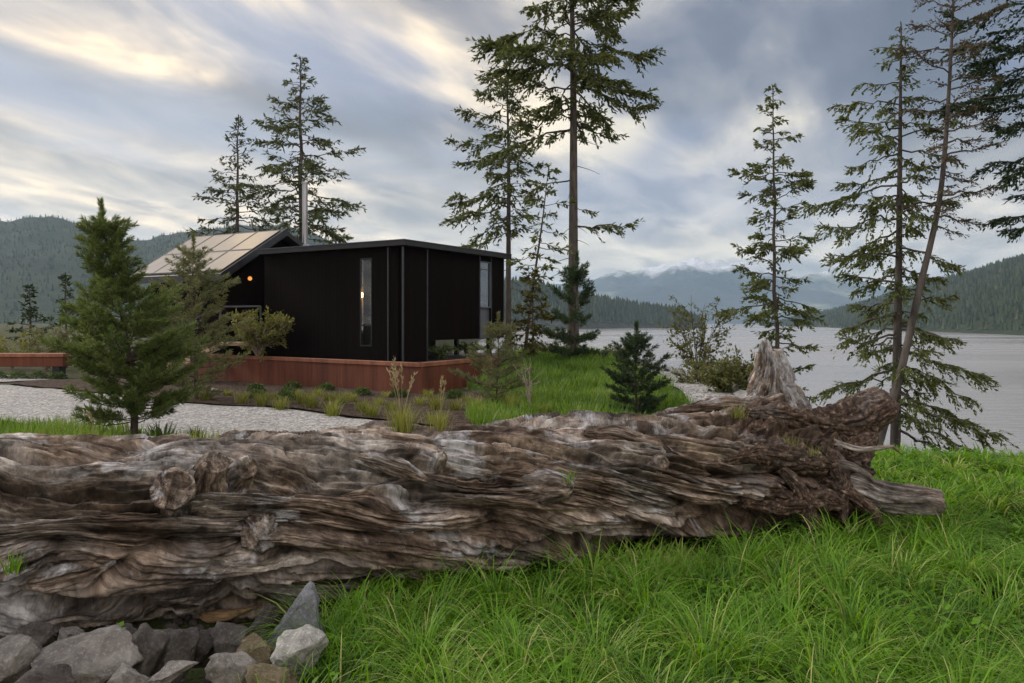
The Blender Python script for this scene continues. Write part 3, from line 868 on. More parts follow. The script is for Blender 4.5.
ST = [
 (14, 668, 3.55, (.135,.12,.10), (.2,.1,.3), 1, 'stone_grey', 'light grey flat-topped rock cut by the left edge of the picture'),
 (88, 667, 3.60, (.205,.17,.115), (.15,-.05,.2), 2, 'stone_grey', 'largest grey brown boulder below the log'),
 (146, 664, 3.70, (.085,.10,.145), (.2,.2,.1), 3, 'stone_dark', 'upright dark grey stone standing right of the largest boulder'),
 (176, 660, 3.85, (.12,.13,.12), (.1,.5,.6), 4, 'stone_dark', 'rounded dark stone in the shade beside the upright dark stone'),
 (72, 643, 3.95, (.06,.06,.055), (.3,.2,.5), 5, 'stone_grey', 'small grey stone perched behind the largest boulder'),
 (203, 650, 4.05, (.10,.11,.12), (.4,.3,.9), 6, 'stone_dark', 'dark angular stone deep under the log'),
 (232, 647, 3.95, (.095,.09,.085), (.5,.5,.2), 7, 'stone_dark', 'dark stone with a slanted top face left of the pointed blue rock'),
 (294, 628, 4.08, (.150,.11,.155), (.05,.05,.15), 8, 'stone_blue', 'pointed bluish grey slab leaning against the log'),
 (300, 658, 3.72, (.125,.11,.095), (.1,.2,.5), 9, 'stone_pale', 'whitish lichened rock half hidden by long grass'),
 (256, 663, 3.75, (.095,.10,.075), (.3,.1,.3), 10, 'stone_brown', 'mossy brown stone left of the whitish rock'),
 (180, 684, 3.40, (.105,.09,.055), (.05,.1,.4), 11, 'stone_grey', 'flat grey stone at the bottom edge below the dark stones'),
 (232, 676, 3.55, (.10,.09,.075), (.2,.4,.1), 12, 'stone_grey', 'rounded grey stone between flat grey stone and mossy stone'),
 (125, 690, 3.35, (.09,.09,.06), (.2,.2,.8), 13, 'stone_grey', 'low grey stone at the bottom edge below the largest boulder'),
 (268, 690, 3.45, (.12,.10,.07), (.1,.3,.2), 14, 'stone_brown', 'brown stone at the bottom edge beside the grass'),
 (40, 690, 3.30, (.12,.10,.06), (.1,.0,.5), 15, 'stone_dark', 'low dark stone at the bottom edge near the light grey rock'),
 (262, 632, 4.15, (.06,.08,.13), (.3,.7,.3), 16, 'stone_dark', 'narrow dark stone tucked against the pointed blue rock'),
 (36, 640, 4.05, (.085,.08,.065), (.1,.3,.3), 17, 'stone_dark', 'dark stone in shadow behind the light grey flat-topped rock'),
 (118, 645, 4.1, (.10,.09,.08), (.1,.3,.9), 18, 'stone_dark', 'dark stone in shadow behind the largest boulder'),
]
for (px, py, d, sz, ro, sd, mt, lab) in ST:
    p = at(px, py - 6, d + .08)
    sz = tuple(1.25*q for q in sz)
    stone('rock', p, sz, ro, sd*7+1, M[mt], lab)

def grit():
    r = np.random.default_rng(77); n = 1500
    x = r.uniform(-2.7, -.95, n); y = r.uniform(3.1, 5.0, n)
    bm = bmesh.new(); bmesh.ops.create_icosphere(bm, subdivisions=1, radius=1.0)
    B = np.array([v.co for v in bm.verts]); Fb = np.array([[v.index for v in f.verts] for f in bm.faces]); bm.free()
    sz = (.008 + .028*r.random(n)**2.5)[:, None, None]*np.stack([np.ones(n), .6+.4*r.random(n), .4+.4*r.random(n)], -1)[:, None]
    J = B[None]*(.75 + .5*r.random((n, len(B), 1)))*sz
    a = r.random(n)*6.28; ca, sa = np.cos(a)[:, None], np.sin(a)[:, None]
    V = np.stack([J[..., 0]*ca - J[..., 1]*sa + x[:, None], J[..., 0]*sa + J[..., 1]*ca + y[:, None], J[..., 2] + (H(x, y) + .004)[:, None]], -1)
    Fq = (np.arange(n)[:, None, None]*len(B) + Fb[None]).reshape(-1, 3)
    tag(mk('grit', V, Fq, M['stone_dark']), 'dark grit and small stones between the rocks under the log', 'grit', kind='stuff')
grit()

# ------------------------------------------------------------------ blades and tufts
def blades(base, yaw, length, width, lean, curl, nseg=4):
    """arched tapering blades as quads; arrays of length n. returns V,F"""
    n = len(base)
    t = np.linspace(0, 1, nseg+1)
    ang = lean[:, None] + curl[:, None]*t[None]**1.2          # angle from the vertical along the blade
    seg = length[:, None]/nseg
    dr = np.sin(ang[:, :-1])*seg; dz = np.cos(ang[:, :-1])*seg
    rr = np.concatenate([np.zeros((n, 1)), np.cumsum(dr, 1)], 1); zz = np.concatenate([np.zeros((n, 1)), np.cumsum(dz, 1)], 1)
    dx = np.cos(yaw)[:, None]; dy = np.sin(yaw)[:, None]
    C = np.stack([base[:, 0, None] + rr*dx, base[:, 1, None] + rr*dy, base[:, 2, None] + zz], -1)
    w = width[:, None]*(1 - .92*t[None]**1.8)*.5
    side = np.stack([-dy*np.ones_like(w), dx*np.ones_like(w), 0*w], -1)*w[..., None]
    V = np.stack([C-side, C+side], 2)                         # n, nseg+1, 2, 3
    i = np.arange(n)[:, None]*(nseg+1)*2; k = np.arange(nseg)[None]*2
    Fq = np.stack([i+k, i+k+1, i+k+3, i+k+2], -1).reshape(-1, 4)
    return V.reshape(-1, 3), Fq

LOGD = 5.86
def log_front(x): return 5.86 + .42*x - .40

def long_grass():
    r = np.random.default_rng(41)
    n = 5200
    x = r.uniform(-1.6, 8.6, n); y = r.uniform(2.3, 10.4, n)
    keep = (x > -1.20 + .10*np.sin(y*7) + (y-3.3)*.10)
    keep &= (np.abs(x) < .70*y + .9)
    behind = (y > 5.86 + .42*x - .36) & (x < 2.9)
    keep &= ~behind
    keep &= ~((x > 2.8) & (x < 3.35) & (np.abs(y-6.2) < .1))
    keep &= ~((x < -.95) & (y > 4.55))
    x, y = x[keep], y[keep]
    near = r.random(len(x)) < np.clip(9.5/ (y+1.2), .75, 1); x, y = x[near], y[near]
    z = H(x, y)
    m = len(x)
    nb = 26
    tx = np.repeat(x, nb); ty = np.repeat(y, nb); tz = np.repeat(z, nb)
    rad = .085*np.sqrt(r.random(m*nb)); th = r.random(m*nb)*2*np.pi
    bx = tx + rad*np.cos(th); by = ty + rad*np.sin(th)
    base = np.stack([bx, by, tz - .01], -1)
    cy = np.repeat(r.random(m)*2*np.pi, nb)
    # tufts comb over in a shared direction that drifts over the meadow
    flow = 2.2*perlin(tx*.8, ty*.8, 0*tx+2) + .4
    yaw = np.where(r.random(m*nb) < .38, flow*1.4 + r.normal(0, .7, m*nb), th + r.normal(0, .45, m*nb))
    hh = np.repeat(.55 + .85*r.random(m)**1.6, nb)*(.8 + .35*perlin(tx*.9+4, ty*.9, 0*tx))
    hh *= np.where(ty > 7.4, .62, 1.0)*np.where((tx < 2.9) & (ty > 5.86+.42*tx-.95), .72, 1.0)
    edge = np.clip((ty - 2.3)/1.0, .6, 1)
    length = .40*hh*(.55 + .65*r.random(m*nb))*edge
    width = (.0058 + .0058*r.random(m*nb))*np.clip(ty/4.5, .9, 1.8)
    lean = .10 + .5*r.random(m*nb); curl = .7 + 1.9*r.random(m*nb)
    # taller tussocks whose blades arch right over
    kt = r.choice(m, 330, replace=False); kt = kt[(y[kt] < log_front(x[kt]) - .5) | (x[kt] > 3.0)]; nt_ = 64
    qx = np.repeat(x[kt], nt_); qy = np.repeat(y[kt], nt_); th2 = r.random(len(qx))*2*np.pi; r2 = .07*np.sqrt(r.random(len(qx)))
    base = np.concatenate([base, np.stack([qx + r2*np.cos(th2), qy + r2*np.sin(th2), np.repeat(z[kt], nt_) - .01], -1)])
    yaw = np.concatenate([yaw, th2 + r.normal(0, .35, len(qx))])
    length = np.concatenate([length, np.repeat(.42 + .20*r.random(len(kt)), nt_)*(.65 + .45*r.random(len(qx)))*np.where(qy > 7.4, .7, 1)])
    width = np.concatenate([width, (.006 + .0045*r.random(len(qx)))*np.clip(qy/4.5, .9, 1.8)])
    lean = np.concatenate([lean, .12 + .45*r.random(len(qx))]); curl = np.concatenate([curl, 1.5 + 1.2*r.random(len(qx))])
    V, Fq = blades(base, yaw, length, width, lean, curl, 5)
    tint = np.repeat(r.random(m), nb)*.45 + .45*r.random(m*nb)**1.4
    tint += .65*perlin(tx*.8, ty*.8, 0*tx+8)
    tint = np.concatenate([tint, np.repeat(.15 + .5*r.random(len(kt)), nt_) + .4*r.random(len(qx))])
    dead = r.random(len(tint)) < .035
    tint = np.where(dead, 1, np.clip(tint, 0, .92))
    o = mk('long_grass', V, Fq, M['grass'], tint=np.repeat(tint, 5), smooth=True)
    tag(o, 'lush long green grass growing in front of the driftwood log', 'grass', kind='stuff')
long_grass()

def ground_cover():
    """low broad leaves (clover and such) between the grass blades"""
    r = np.random.default_rng(43)
    n = 42000
    x = r.uniform(-1.4, 8.4, n); y = r.uniform(2.3, 10.2, n)
    keep = (x > -1.15 + (y-3.3)*.10) & (np.abs(x) < .70*y+.9) & ~((y > 5.86+.42*x-.36) & (x < 2.9)) & ~((x < -.95) & (y > 4.5))
    dens = perlin(x*1.1, y*1.1, 0*x+3) + .25*r.normal(size=n)
    keep &= dens > .05
    x, y = x[keep], y[keep]; m = len(x)
    z = H(x, y) + .05 + .14*r.random(m)
    yaw = r.random(m)*6.28; L = .018 + .02*r.random(m)
    u = np.stack([np.cos(yaw), np.sin(yaw), r.normal(0, .35, m)], -1); v = np.stack([-np.sin(yaw), np.cos(yaw), r.normal(0, .3, m)], -1)
    c = np.stack([x, y, z], -1)
    V = np.stack([c-u*L[:, None], c+v*L[:, None]*.55, c+u*L[:, None], c-v*L[:, None]*.55], 1).reshape(-1, 3)
    o = mk('ground_cover', V, np.arange(4*m).reshape(-1, 4), M['grass'], tint=np.clip(.2+.6*r.random(m), 0, 1))
    tag(o, 'low leafy ground cover growing among the long grass', 'ground cover', kind='stuff')
ground_cover()

def lawn(name, n, xr, yr, keepf, length, label, seed):
    r = np.random.default_rng(seed)
    x = r.uniform(*xr, n); y = r.uniform(*yr, n)
    k = keepf(x, y); x, y = x[k], y[k]; m = len(x)
    base = np.stack([x, y, H(x, y)-.005], -1)
    patch = perlin(x*1.2, y*1.2, 0*x+6)
    L = length*(.5 + 1.0*r.random(m)**1.5)*(1+.9*patch)
    V, Fq = blades(base, r.random(m)*6.28, L, .006 + .007*r.random(m) + y*.00045, .1+.4*r.random(m), .2+1.0*r.random(m), 2)
    tint = np.clip(.10 + .65*r.random(m) + .45*patch + .35*perlin(x*.5, y*.5, 0*x+1), 0, 1)
    tag(mk(name, V, Fq, M['lawn'], tint=np.repeat(tint, 2), smooth=True), label, 'grass', kind='stuff')

def up_y(x): return np.interp(x, *zip(*[(p[0], p[1]) for p in UP[:7]]))
def lo_y(x): return np.interp(x, *zip(*[(p[0], p[1]) for p in LO[:8]]))
lawn('mound_grass', 90000, (-1.0, 3.05), (11.3, 31), lambda x, y: (x > -.75 + .45*np.sin(y*.9) + np.clip((14-y)*.35, 0, 3) - np.clip((y-17)*.05, 0, .2)) & (x < 3.0) & (y > np.where(x > 0, 11.0, 12)), .19,
     'bright green grass covering the mound beside the house', 51)
lawn('verge_grass', 60000, (-16, -2.2), (6.8, 14.2), lambda x, y: (y < lo_y(x) - .05) & (y > 7.0 + .0*x) & (np.abs(x) < .68*y+1.2), .20,
     'bright green grass strip between gravel path and log', 52)

# ------------------------------------------------------------------ conifers
class Spray:
    """collects needle sprays (thin four-point leaves)"""
    def __init__(s): s.P = []; s.D = []; s.L = []; s.W = []; s.T = []
    def add(s, P, D, L, W, T):
        s.P.append(P); s.D.append(D); s.L.append(L); s.W.append(W); s.T.append(T)
    def build(s, name, mat, parent, r, flat=.6):
        if not s.P: return None
        P = np.concatenate(s.P); D = np.concatenate(s.D); L = np.concatenate(s.L); W = np.concatenate(s.W); T = np.concatenate(s.T)
        n = len(P)
        D = D/(np.linalg.norm(D, axis=1, keepdims=True)+1e-9)
        up = np.tile([0, 0, 1.0], (n, 1)) + r.normal(0, flat, (n, 3))
        S = np.cross(D, up); S /= (np.linalg.norm(S, axis=1, keepdims=True)+1e-9)
        a = P; tip = P + D*L[:, None]; mid = P + D*(L*.45)[:, None]
        V = np.stack([a, mid + S*W[:, None]*.5, tip, mid - S*W[:, None]*.5], 1).reshape(-1, 3)
        return mk(name, V, np.arange(4*n).reshape(-1, 4), mat, parent, tint=np.clip(T, 0, 1))

def rot_about(v, ax, ang):
    c, s_ = math.cos(ang), math.sin(ang)
    return v*c + np.cross(ax, v)*s_ + ax*ax.dot(v)*(1-c)

def conifer(name, base, top, r0, crown, label, mat, bark, seed, lean=None, nbr=70, spray=(.13,.035), dens=1.0, droop=.5, updir=.3,
            side=None, gap=.12, group=None, dead=0, lenvar=.45, bl=.34, thin=1.0, extra=None, cat='tree', hang=.25):
    """crown: [(height fraction, radius m)] ; lean: centre line [(frac, dx, dy)]"""
    r = np.random.default_rng(seed)
    base = Vector(base); Hh = top - base.z
    root = empty(name, base, 0, label, cat, group)
    fr = np.linspace(0, 1, 26)
    if lean:
        lx = np.interp(fr, [l[0] for l in lean], [l[1] for l in lean]); ly = np.interp(fr, [l[0] for l in lean], [l[2] for l in lean])
        k = np.array([.25,.5,.25]); 
        for _ in range(3):
            lx[1:-1] = np.convolve(lx, k, 'same')[1:-1]; ly[1:-1] = np.convolve(ly, k, 'same')[1:-1]
    else:
        lx = .012*Hh*np.cumsum(r.normal(0, .16, 26)); ly = .012*Hh*np.cumsum(r.normal(0, .16, 26)); lx -= lx[0]; ly -= ly[0]
    C = np.stack([lx, ly, fr*Hh], -1)
    C[0, 2] -= .15
    rad = r0*(1 - fr*.93)**.85*(1 + .35*np.exp(-fr*28))
    tb = Tubes(); tb.add(C, np.maximum(rad, .008), 10)
    sp = Spray()
    cf = [c[0] for c in crown]; cr = [c[1] for c in crown]
    f0, f1 = cf[0], cf[-1]
    fs = np.sort(f0 + (f1-f0)*(np.arange(nbr) + r.random(nbr))/nbr)
    az = r.random()*6.28
    specs = []
    for f in fs:
        az += 2.4 + r.normal(0, .5)
        rr = float(np.interp(f, cf, cr))*(1 - lenvar*r.random()**1.3)
        if r.random() < gap: rr *= .45
        specs.append((f, az, rr, None))
    for e in (extra or []): specs.append(e)
    for (f, a, rr, el) in specs:
        if side is not None and el is None:
            rr *= max(.15, 1 + side[1]*math.cos(a - side[0]))
        if rr < .05: continue
        o = np.array([np.interp(f, fr, C[:, 0]), np.interp(f, fr, C[:, 1]), f*Hh])
        rel = (f - f0)/(max(f1-f0, 1e-3))
        elev = el if el is not None else (updir*(rel*1.6 - .35) + r.normal(0, .20))
        h = np.array([math.cos(a), math.sin(a), 0])
        m = 7; u = np.linspace(0, 1, m)
        sd = np.array([-h[1], h[0], 0])*r.normal(0, .12)
        drp = droop*rr*(.6 + .6*r.random())*(1.15 - .8*rel)
        Pb = o + np.outer(u*rr*math.cos(elev), h) + np.outer(u**2*rr, sd) + np.outer(u*rr*math.sin(elev) - drp*u**2*.55 + drp*.28*u**4, [0, 0, 1.0])
        Pb[1:-1] += r.normal(0, .030*rr, (m-2, 3))
        br = max(.006, min(.30*np.interp(f, fr, rad)+.004, .016*rr+.004))
        tb.add(Pb, br*(1-.8*u)+.002, 5)
        # branchlets
        nbl = max(5, int(rr*14*dens/ (spray[0]/.13)))
        bt = r.random()
        us = .10 + .90*np.sqrt(r.random(nbl)) if rr > .5 else .05 + .95*r.random(nbl)
        for uu in us:
            p = np.array([np.interp(uu, u, Pb[:, k]) for k in range(3)])
            i0 = min(m-2, int(uu*(m-1))); tg = Pb[i0+1]-Pb[i0]; tg /= (np.linalg.norm(tg)+1e-9)
            sgn = 1 if r.random() < .5 else -1
            sv = np.cross(tg, [0, 0, 1.0])*sgn; sv /= (np.linalg.norm(sv)+1e-9)
            L = rr*bl*(1.15 - .75*uu)*(.5 + .8*r.random()) + .05
            dirv = tg*(.75 + .4*r.random()) + sv*(.35 + .75*r.random()) + np.array([0, 0, -hang*r.random() + .06])
            if uu > .93: dirv = tg + r.normal(0, .2, 3)
            dirv /= np.linalg.norm(dirv)
            ns = max(3, int(L/(spray[0]*.26)*thin))
            t = (np.arange(ns) + r.random(ns))/ns
            curve = np.outer(t*L, dirv) + np.outer(-hang*.5*L*t**2, [0, 0, 1.0])
            D = np.tile(dirv, (ns, 1)) + r.normal(0, .45, (ns, 3)) + np.array([0, 0, -hang*.55])
            sp.add(p + curve, D, spray[0]*(.6 + .8*r.random(ns)), spray[1]*1.45*(.6 + .8*r.random(ns)),
                   .22 + .30*bt*r.random() + .40*r.random(ns) + .12*(uu-.5))
    for k in range(dead):
        f = f0*(.35 + .65*r.random()); a = r.random()*6.28; ln = .35 + .7*r.random()
        o = np.array([np.interp(f, fr, C[:, 0]), np.interp(f, fr, C[:, 1]), f*Hh]); u = np.linspace(0, 1, 5)
        tb.add(o + np.outer(u*ln, [math.cos(a), math.sin(a), -.15]) + np.outer(-.2*ln*u**2, [0, 0, 1]), .012*(1-.8*u)+.002, 4)
    # leader
    tp = C[-1]; ns = 14
    sp.add(tp - np.outer(r.random(ns)*.45, [0, 0, 1.0]), r.normal(0, .5, (ns, 3)) + [0, 0, .9], spray[0]*(.7+.6*r.random(ns)), np.full(ns, spray[1]), .3+.4*r.random(ns))
    tb.build('trunk', bark, root)
    sp.build('crown', mat, root, r)
    return root

g0 = Hs
D0 = 25.0
# two tall firs behind the house
b = at(300, 330, 38); conifer('fir_tree', (b.x, b.y, -.3), at(0, 57, 38).z, .19,
    [(.40,2.3),(.48,2.9),(.56,3.0),(.66,2.75),(.74,2.3),(.82,1.9),(.90,1.0),(.96,.5),(1.0,.15)], 'taller of two open-crowned firs rising behind the house beside the chimney pipe', M['needles_far'], M['bark'], 101,
    nbr=95, spray=(.22,.055), dens=1.15, droop=.22, updir=.35, gap=.18, lenvar=.45, hang=.35)
b = at(236, 330, 40); conifer('fir_tree', (b.x, b.y, -.3), at(0, 116, 40).z, .16,
    [(.42,2.6),(.50,2.5),(.58,2.1),(.68,1.9),(.78,1.1),(.88,.7),(.95,.35),(1.0,.12)], 'shorter of two open-crowned firs behind the pale solar roof', M['needles_far'], M['bark'], 102,
    nbr=80, spray=(.22,.055), dens=1.1, droop=.35, updir=.3, gap=.2, hang=.4)
# the big tree beside the house
b = at(573, 360, 25); conifer('fir_tree', (b.x, b.y, g0(b.x, b.y)), 16.0, .185,
    [(.46,.8),(.51,1.7),(.56,2.7),(.62,3.1),(.70,3.1),(.80,2.9),(.90,2.0),(1.0,.3)], 'tallest fir with long bare straight trunk right of the black house', M['needles'], M['bark'], 103,
    lean=[(0,0,0),(.5,.02,0),(1,-.1,0)], nbr=92, spray=(.15,.046), dens=1.5, droop=.38, updir=.45, gap=.15, dead=14, lenvar=.6, hang=.55,
    extra=[(.265, .05, 1.75, .12), (.30, .35, .7, .05), (.36, 3.0, 1.5, -.1), (.46, 3.3, 2.6, -.2), (.49, 2.9, 2.5, -.1), (.47, .2, 1.4, -.1)])
b = at(508, 340, 27.5); conifer('fir_tree', (b.x, b.y, g0(b.x, b.y)), at(0, 52, 27.5).z, .12,
    [(.40,.9),(.47,1.9),(.55,2.0),(.62,1.75),(.72,1.5),(.82,1.5),(.92,.9),(1.0,.2)], 'fir with slim grey trunk just behind the right corner of the house', M['needles'], M['bark'], 104,
    lean=[(0,0,0),(.6,.03,0),(1,-.05,0)], nbr=80, spray=(.15,.044), dens=1.1, droop=.45, updir=.25, gap=.12, side=(3.14, .28), dead=5, lenvar=.55, hang=.55)
b = at(524, 345, 24); conifer('pine_tree', (b.x, b.y, g0(b.x, b.y)), at(0, 165, 24).z, .06,
    [(.40,.5),(.50,1.0),(.62,1.05),(.78,.9),(.92,.6),(1.0,.2)], 'slender leaning young conifer with sparse top between two tall trunks', M['needles'], M['bark_red'], 105,
    lean=[(0,0,0),(.35,.25,0),(.7,.55,0),(1,.75,0)], nbr=36, spray=(.16,.05), dens=.9, droop=.3, updir=.2, gap=.3, hang=.3)
b = at(533, 352, 22.5); conifer('larch_tree', (b.x, b.y, g0(b.x, b.y)), at(0, 268, 22.5).z, .035,
    [(.10,.75),(.30,.85),(.50,.75),(.75,.55),(1.0,.15)], 'small yellow green conifer beside the right corner of the house', M['needles_yellow'], M['bark_red'], 106,
    nbr=46, spray=(.14,.050), dens=1.5, droop=.35, updir=.2, gap=.25, hang=.3)
# fir behind the upright root
b = at(776, 400, 20); conifer('fir_tree', (b.x, b.y, g0(b.x, b.y)), at(0, 84, 20).z, .085,
    [(.16,1.1),(.24,1.2),(.34,.85),(.42,.75),(.48,.9),(.53,1.35),(.60,1.3),(.68,1.05),(.76,1.25),(.84,.7),(.91,.5),(.96,.35),(1.0,.1)], 'narrow fir behind the upright silver root at the water', M['needles'], M['bark'], 107,
    nbr=130, spray=(.11,.034), dens=1.4, droop=.45, updir=.30, gap=.14, lenvar=.55, hang=.55)
# fir and leaning tree at the right bank
b = at(894, 455, 13.2); conifer('fir_tree', (b.x, b.y, g0(b.x, b.y)), at(0, 24, 13.2).z, .092,
    [(.20,.7),(.30,1.0),(.40,1.05),(.50,1.0),(.60,1.2),(.70,1.25),(.80,1.0),(.90,.6),(.96,.3),(1.0,.08)], 'straight fir with drooping boughs at the right bank beside the leaning tree', M['needles'], M['bark'], 108,
    lean=[(0,0,0),(.5,.08,0),(1,.12,0)], nbr=92, spray=(.075,.021), dens=1.2, droop=.65, updir=.18, gap=.12, lenvar=.55, side=(3.14, .25), hang=.65,
    extra=[(.33,.1,1.5,-.15),(.30,.3,1.25,-.25),(.22,.0,1.75,-.05),(.20,-.3,1.5,-.3),(.25,.2,1.35,-.3),(.17,.1,1.2,-.35),(.36,3.2,1.0,.0),(.38,.2,1.1,.0),(.40,3.0,.95,-.05)])
b = at(866, 398, 12.4); conifer('leaning_tree', (b.x, b.y, g0(b.x, b.y)), at(0, -60, 12.4).z, .072,
    [(.48,.45),(.58,.65),(.70,.80),(.86,.75),(1.0,.3)], 'leaning tree with a slanting grey trunk and thin brownish twigs', M['needles_dull'], M['bark'], 109,
    lean=[(0,0,0),(.06,.10,0),(.127,.27,0),(.236,.60,0),(.345,.76,0),(.454,1.02,0),(.54,1.18,0),(.70,1.28,0),(.87,1.36,0),(1,1.40,0)], nbr=58, spray=(.055,.014), dens=1.3, droop=.18, updir=.4, gap=.15, hang=.25, thin=.55,
    extra=[(.50,.3,.8,.0),(.54,.1,.95,.2)])
b = at(1080, 420, 12.4); conifer('fir_tree', (b.x, b.y, g0(b.x, b.y)), 8.6, .12,
    [(.42,.5),(.50,1.15),(.58,1.45),(.68,1.5),(.78,1.5),(.9,1.2),(1.0,.3)], 'dark fir whose drooping boughs reach in at the right edge of the picture', M['pine_dark'], M['bark'], 110,
    nbr=84, spray=(.078,.022), dens=1.2, droop=.5, updir=.2, gap=.1, side=(3.14, .25), hang=.4)
# small distant conifers at the left
b = at(30, 345, 34); conifer('spruce_tree', (b.x, b.y, g0(b.x, b.y)), at(0, 286, 34).z, .07, [(.15,1.0),(.4,.85),(.7,.5),(1.0,.1)], 'small dark blue green spruce far behind the rusty bench wall', M['pine_dark'], M['bark_red'], 111,
    nbr=40, spray=(.16,.06), dens=1.2, droop=.2, updir=.4)
b = at(66, 352, 28); conifer('spruce_tree', (b.x, b.y, g0(b.x, b.y)), at(0, 274, 28).z, .05, [(.08,.75),(.4,.62),(.7,.42),(.9,.22),(1.0,.08)], 'slim young conifer with tiered branches left of the nearest pine', M['pine_dark'], M['bark_red'], 112,
    nbr=42, spray=(.13,.05), dens=1.1, droop=.05, updir=.6, gap=.2)

# ------------------------------------------------------------------ pines with bottle-brush shoots
def pine(name, base, top, r0, crown, label, mat, seed, nbr=60, needle=(.075,.0065), per=46, shoots=1.0, elev0=.25, bark=None, sparse=1.0, lean=(0, 0), shoot_len=.22, group=None):
    r = np.random.default_rng(seed)
    base = Vector(base); Hh = top - base.z
    root = empty(name, base, 0, label, 'tree', group)
    fr = np.linspace(0, 1, 18)
    C = np.stack([lean[0]*fr**1.5 + .012*Hh*np.sin(fr*5+seed), lean[1]*fr + .01*Hh*np.cos(fr*4+seed) - .01*Hh*np.cos(seed), fr*Hh], -1); C[:, 0] -= C[0, 0]
    C[0, 2] -= .1
    tb = Tubes(); tb.add(C, np.maximum(r0*(1-.92*fr), .006), 9)
    sp = Spray()
    cf = [c[0] for c in crown]; cr = [c[1] for c in crown]
    nW = max(4, nbr//6)
    def brush(P0, d, L, tb_r, tn):
        d = d/np.linalg.norm(d)
        P1 = P0 + d*L + np.array([0, 0, .10*L])
        tb.add(np.stack([P0, (P0+P1)/2, P1]), [tb_r, tb_r*.8, tb_r*.5], 4)
        n = int(1.5*per*L/shoot_len*sparse)
        t = r.random(n)**.75
        a = r.random(n)*6.28
        dd = P1-P0; dd /= np.linalg.norm(dd)
        x = np.cross(dd, [.3, .2, .9]); x /= np.linalg.norm(x); y = np.cross(dd, x)
        rad = np.cos(a)[:, None]*x + np.sin(a)[:, None]*y
        D = dd*(.30 + .75*t[:, None]) + rad*(1.05 - .40*t[:, None])
        sp.add(P0 + np.outer(t, P1-P0), D, needle[0]*(.7+.5*r.random(n)), needle[1]*1.35*(.8+.5*r.random(n)), tn + .45*r.random(n))
    for w in range(nW):
        f = cf[0] + (cf[-1]-cf[0])*(w + .5*r.random())/nW
        k = 5 + r.integers(0, 3); wk = .62 + .5*r.random()
        a0 = r.random()*6.28
        for b_ in range(k):
            a = a0 + b_*6.28/k + r.normal(0, .25)
            ff = f + r.normal(0, .012)
            R_ = wk*float(np.interp(ff, cf, cr))*1.12*(.45 + .72*r.random())
            o = np.array([np.interp(ff, fr, C[:, 0]), np.interp(ff, fr, C[:, 1]), ff*Hh])
            rel = (ff-cf[0])/(cf[-1]-cf[0])
            el = elev0*(-.4 + 2.6*rel) + r.normal(0, .12)
            h = np.array([math.cos(a), math.sin(a), 0])
            u = np.linspace(0, 1, 5)
            Pb = o + np.outer(u*R_*math.cos(el), h) + np.outer(R_*(math.sin(el)*u + .22*u**2), [0, 0, 1.0])
            tb.add(Pb, max(.004, .012*R_+.003)*(1-.7*u), 5)
            tn = .12 + .3*r.random()
            ns = max(2, int(R_*9*shoots))
            for q in range(ns):
                uu = .35 + .65*(q + r.random())/ns
                p = np.array([np.interp(uu, u, Pb[:, c_]) for c_ in range(3)])
                sg = 1 if q % 2 else -1
                dirv = h*(.8 + .4*r.random()) + np.array([-h[1], h[0], 0])*sg*(.3 + .8*r.random()) + np.array([0, 0, .25 + .75*r.random()])
                brush(p, dirv, shoot_len*(.55 + .6*r.random())*(.45 + .55*min(1, R_/.5)), .004, tn)
            brush(Pb[-1], h + [0, 0, .5], shoot_len, .004, tn + .06)
    brush(C[-2], np.array([lean[0]*.5, 0, 1.0]), shoot_len*1.8, .007, .3)
    brush(C[-1], np.array([lean[0]*.5, 0, 1.0]), shoot_len*1.2, .006, .35)
    tb.build('trunk', bark or M['bark_red'], root)
    sp.build('crown', mat, root, r, 1.0)
    return root

b = at(134, 440, 10.6)
pine('pine_tree', (b.x, b.y, g0(b.x, b.y)), at(0, 226, 10.6).z, .052, [(.08,.40),(.16,.68),(.30,.80),(.45,.62),(.57,.46),(.65,.22),(.71,.12),(.78,.22),(.88,.17),(1.0,.03)],
     'dense bushy green pine standing between the log and the gravel path', M['pine'], 201, nbr=168, needle=(.082,.0072), per=84, shoots=1.0, lean=(-.34, 0), shoot_len=.25)
b = at(196, 402, 16.6)
pine('pine_tree', (b.x, b.y, g0(b.x, b.y)), at(0, 252, 16.6).z, .05, [(.06,.5),(.16,.78),(.34,.80),(.52,.72),(.66,.55),(.76,.30),(.88,.2),(1.0,.06)],
     'olive green pine standing in front of the wooden steps', M['pine_olive'], 202, nbr=104, needle=(.090,.009), per=50, shoots=.75, shoot_len=.26)
b = at(637, 420, 13.2)
pine('pine_tree', (b.x, b.y, g0(b.x, b.y)), at(0, 338, 13.2).z, .03, [(.03,.42),(.25,.45),(.5,.38),(.75,.25),(1.0,.06)],
     'dwarf dark pine growing on the grass mound beside the path', M['pine_dark'], 203, nbr=54, needle=(.075,.008), per=52, shoots=2.0, elev0=.55, shoot_len=.17)
b = at(576, 362, 20.5)
pine('pine_tree', (b.x, b.y, g0(b.x, b.y)), at(0, 268, 20.5).z, .04, [(.05,.5),(.25,.52),(.42,.44),(.60,.62),(.78,.32),(.92,.26),(1.0,.08)],
     'dark shaggy young pine growing against the tallest trunk', M['pine_dark'], 204, nbr=40, needle=(.12,.013), per=44, shoots=1.6, elev0=.75, shoot_len=.27)
b = at(497, 412, 14.6)
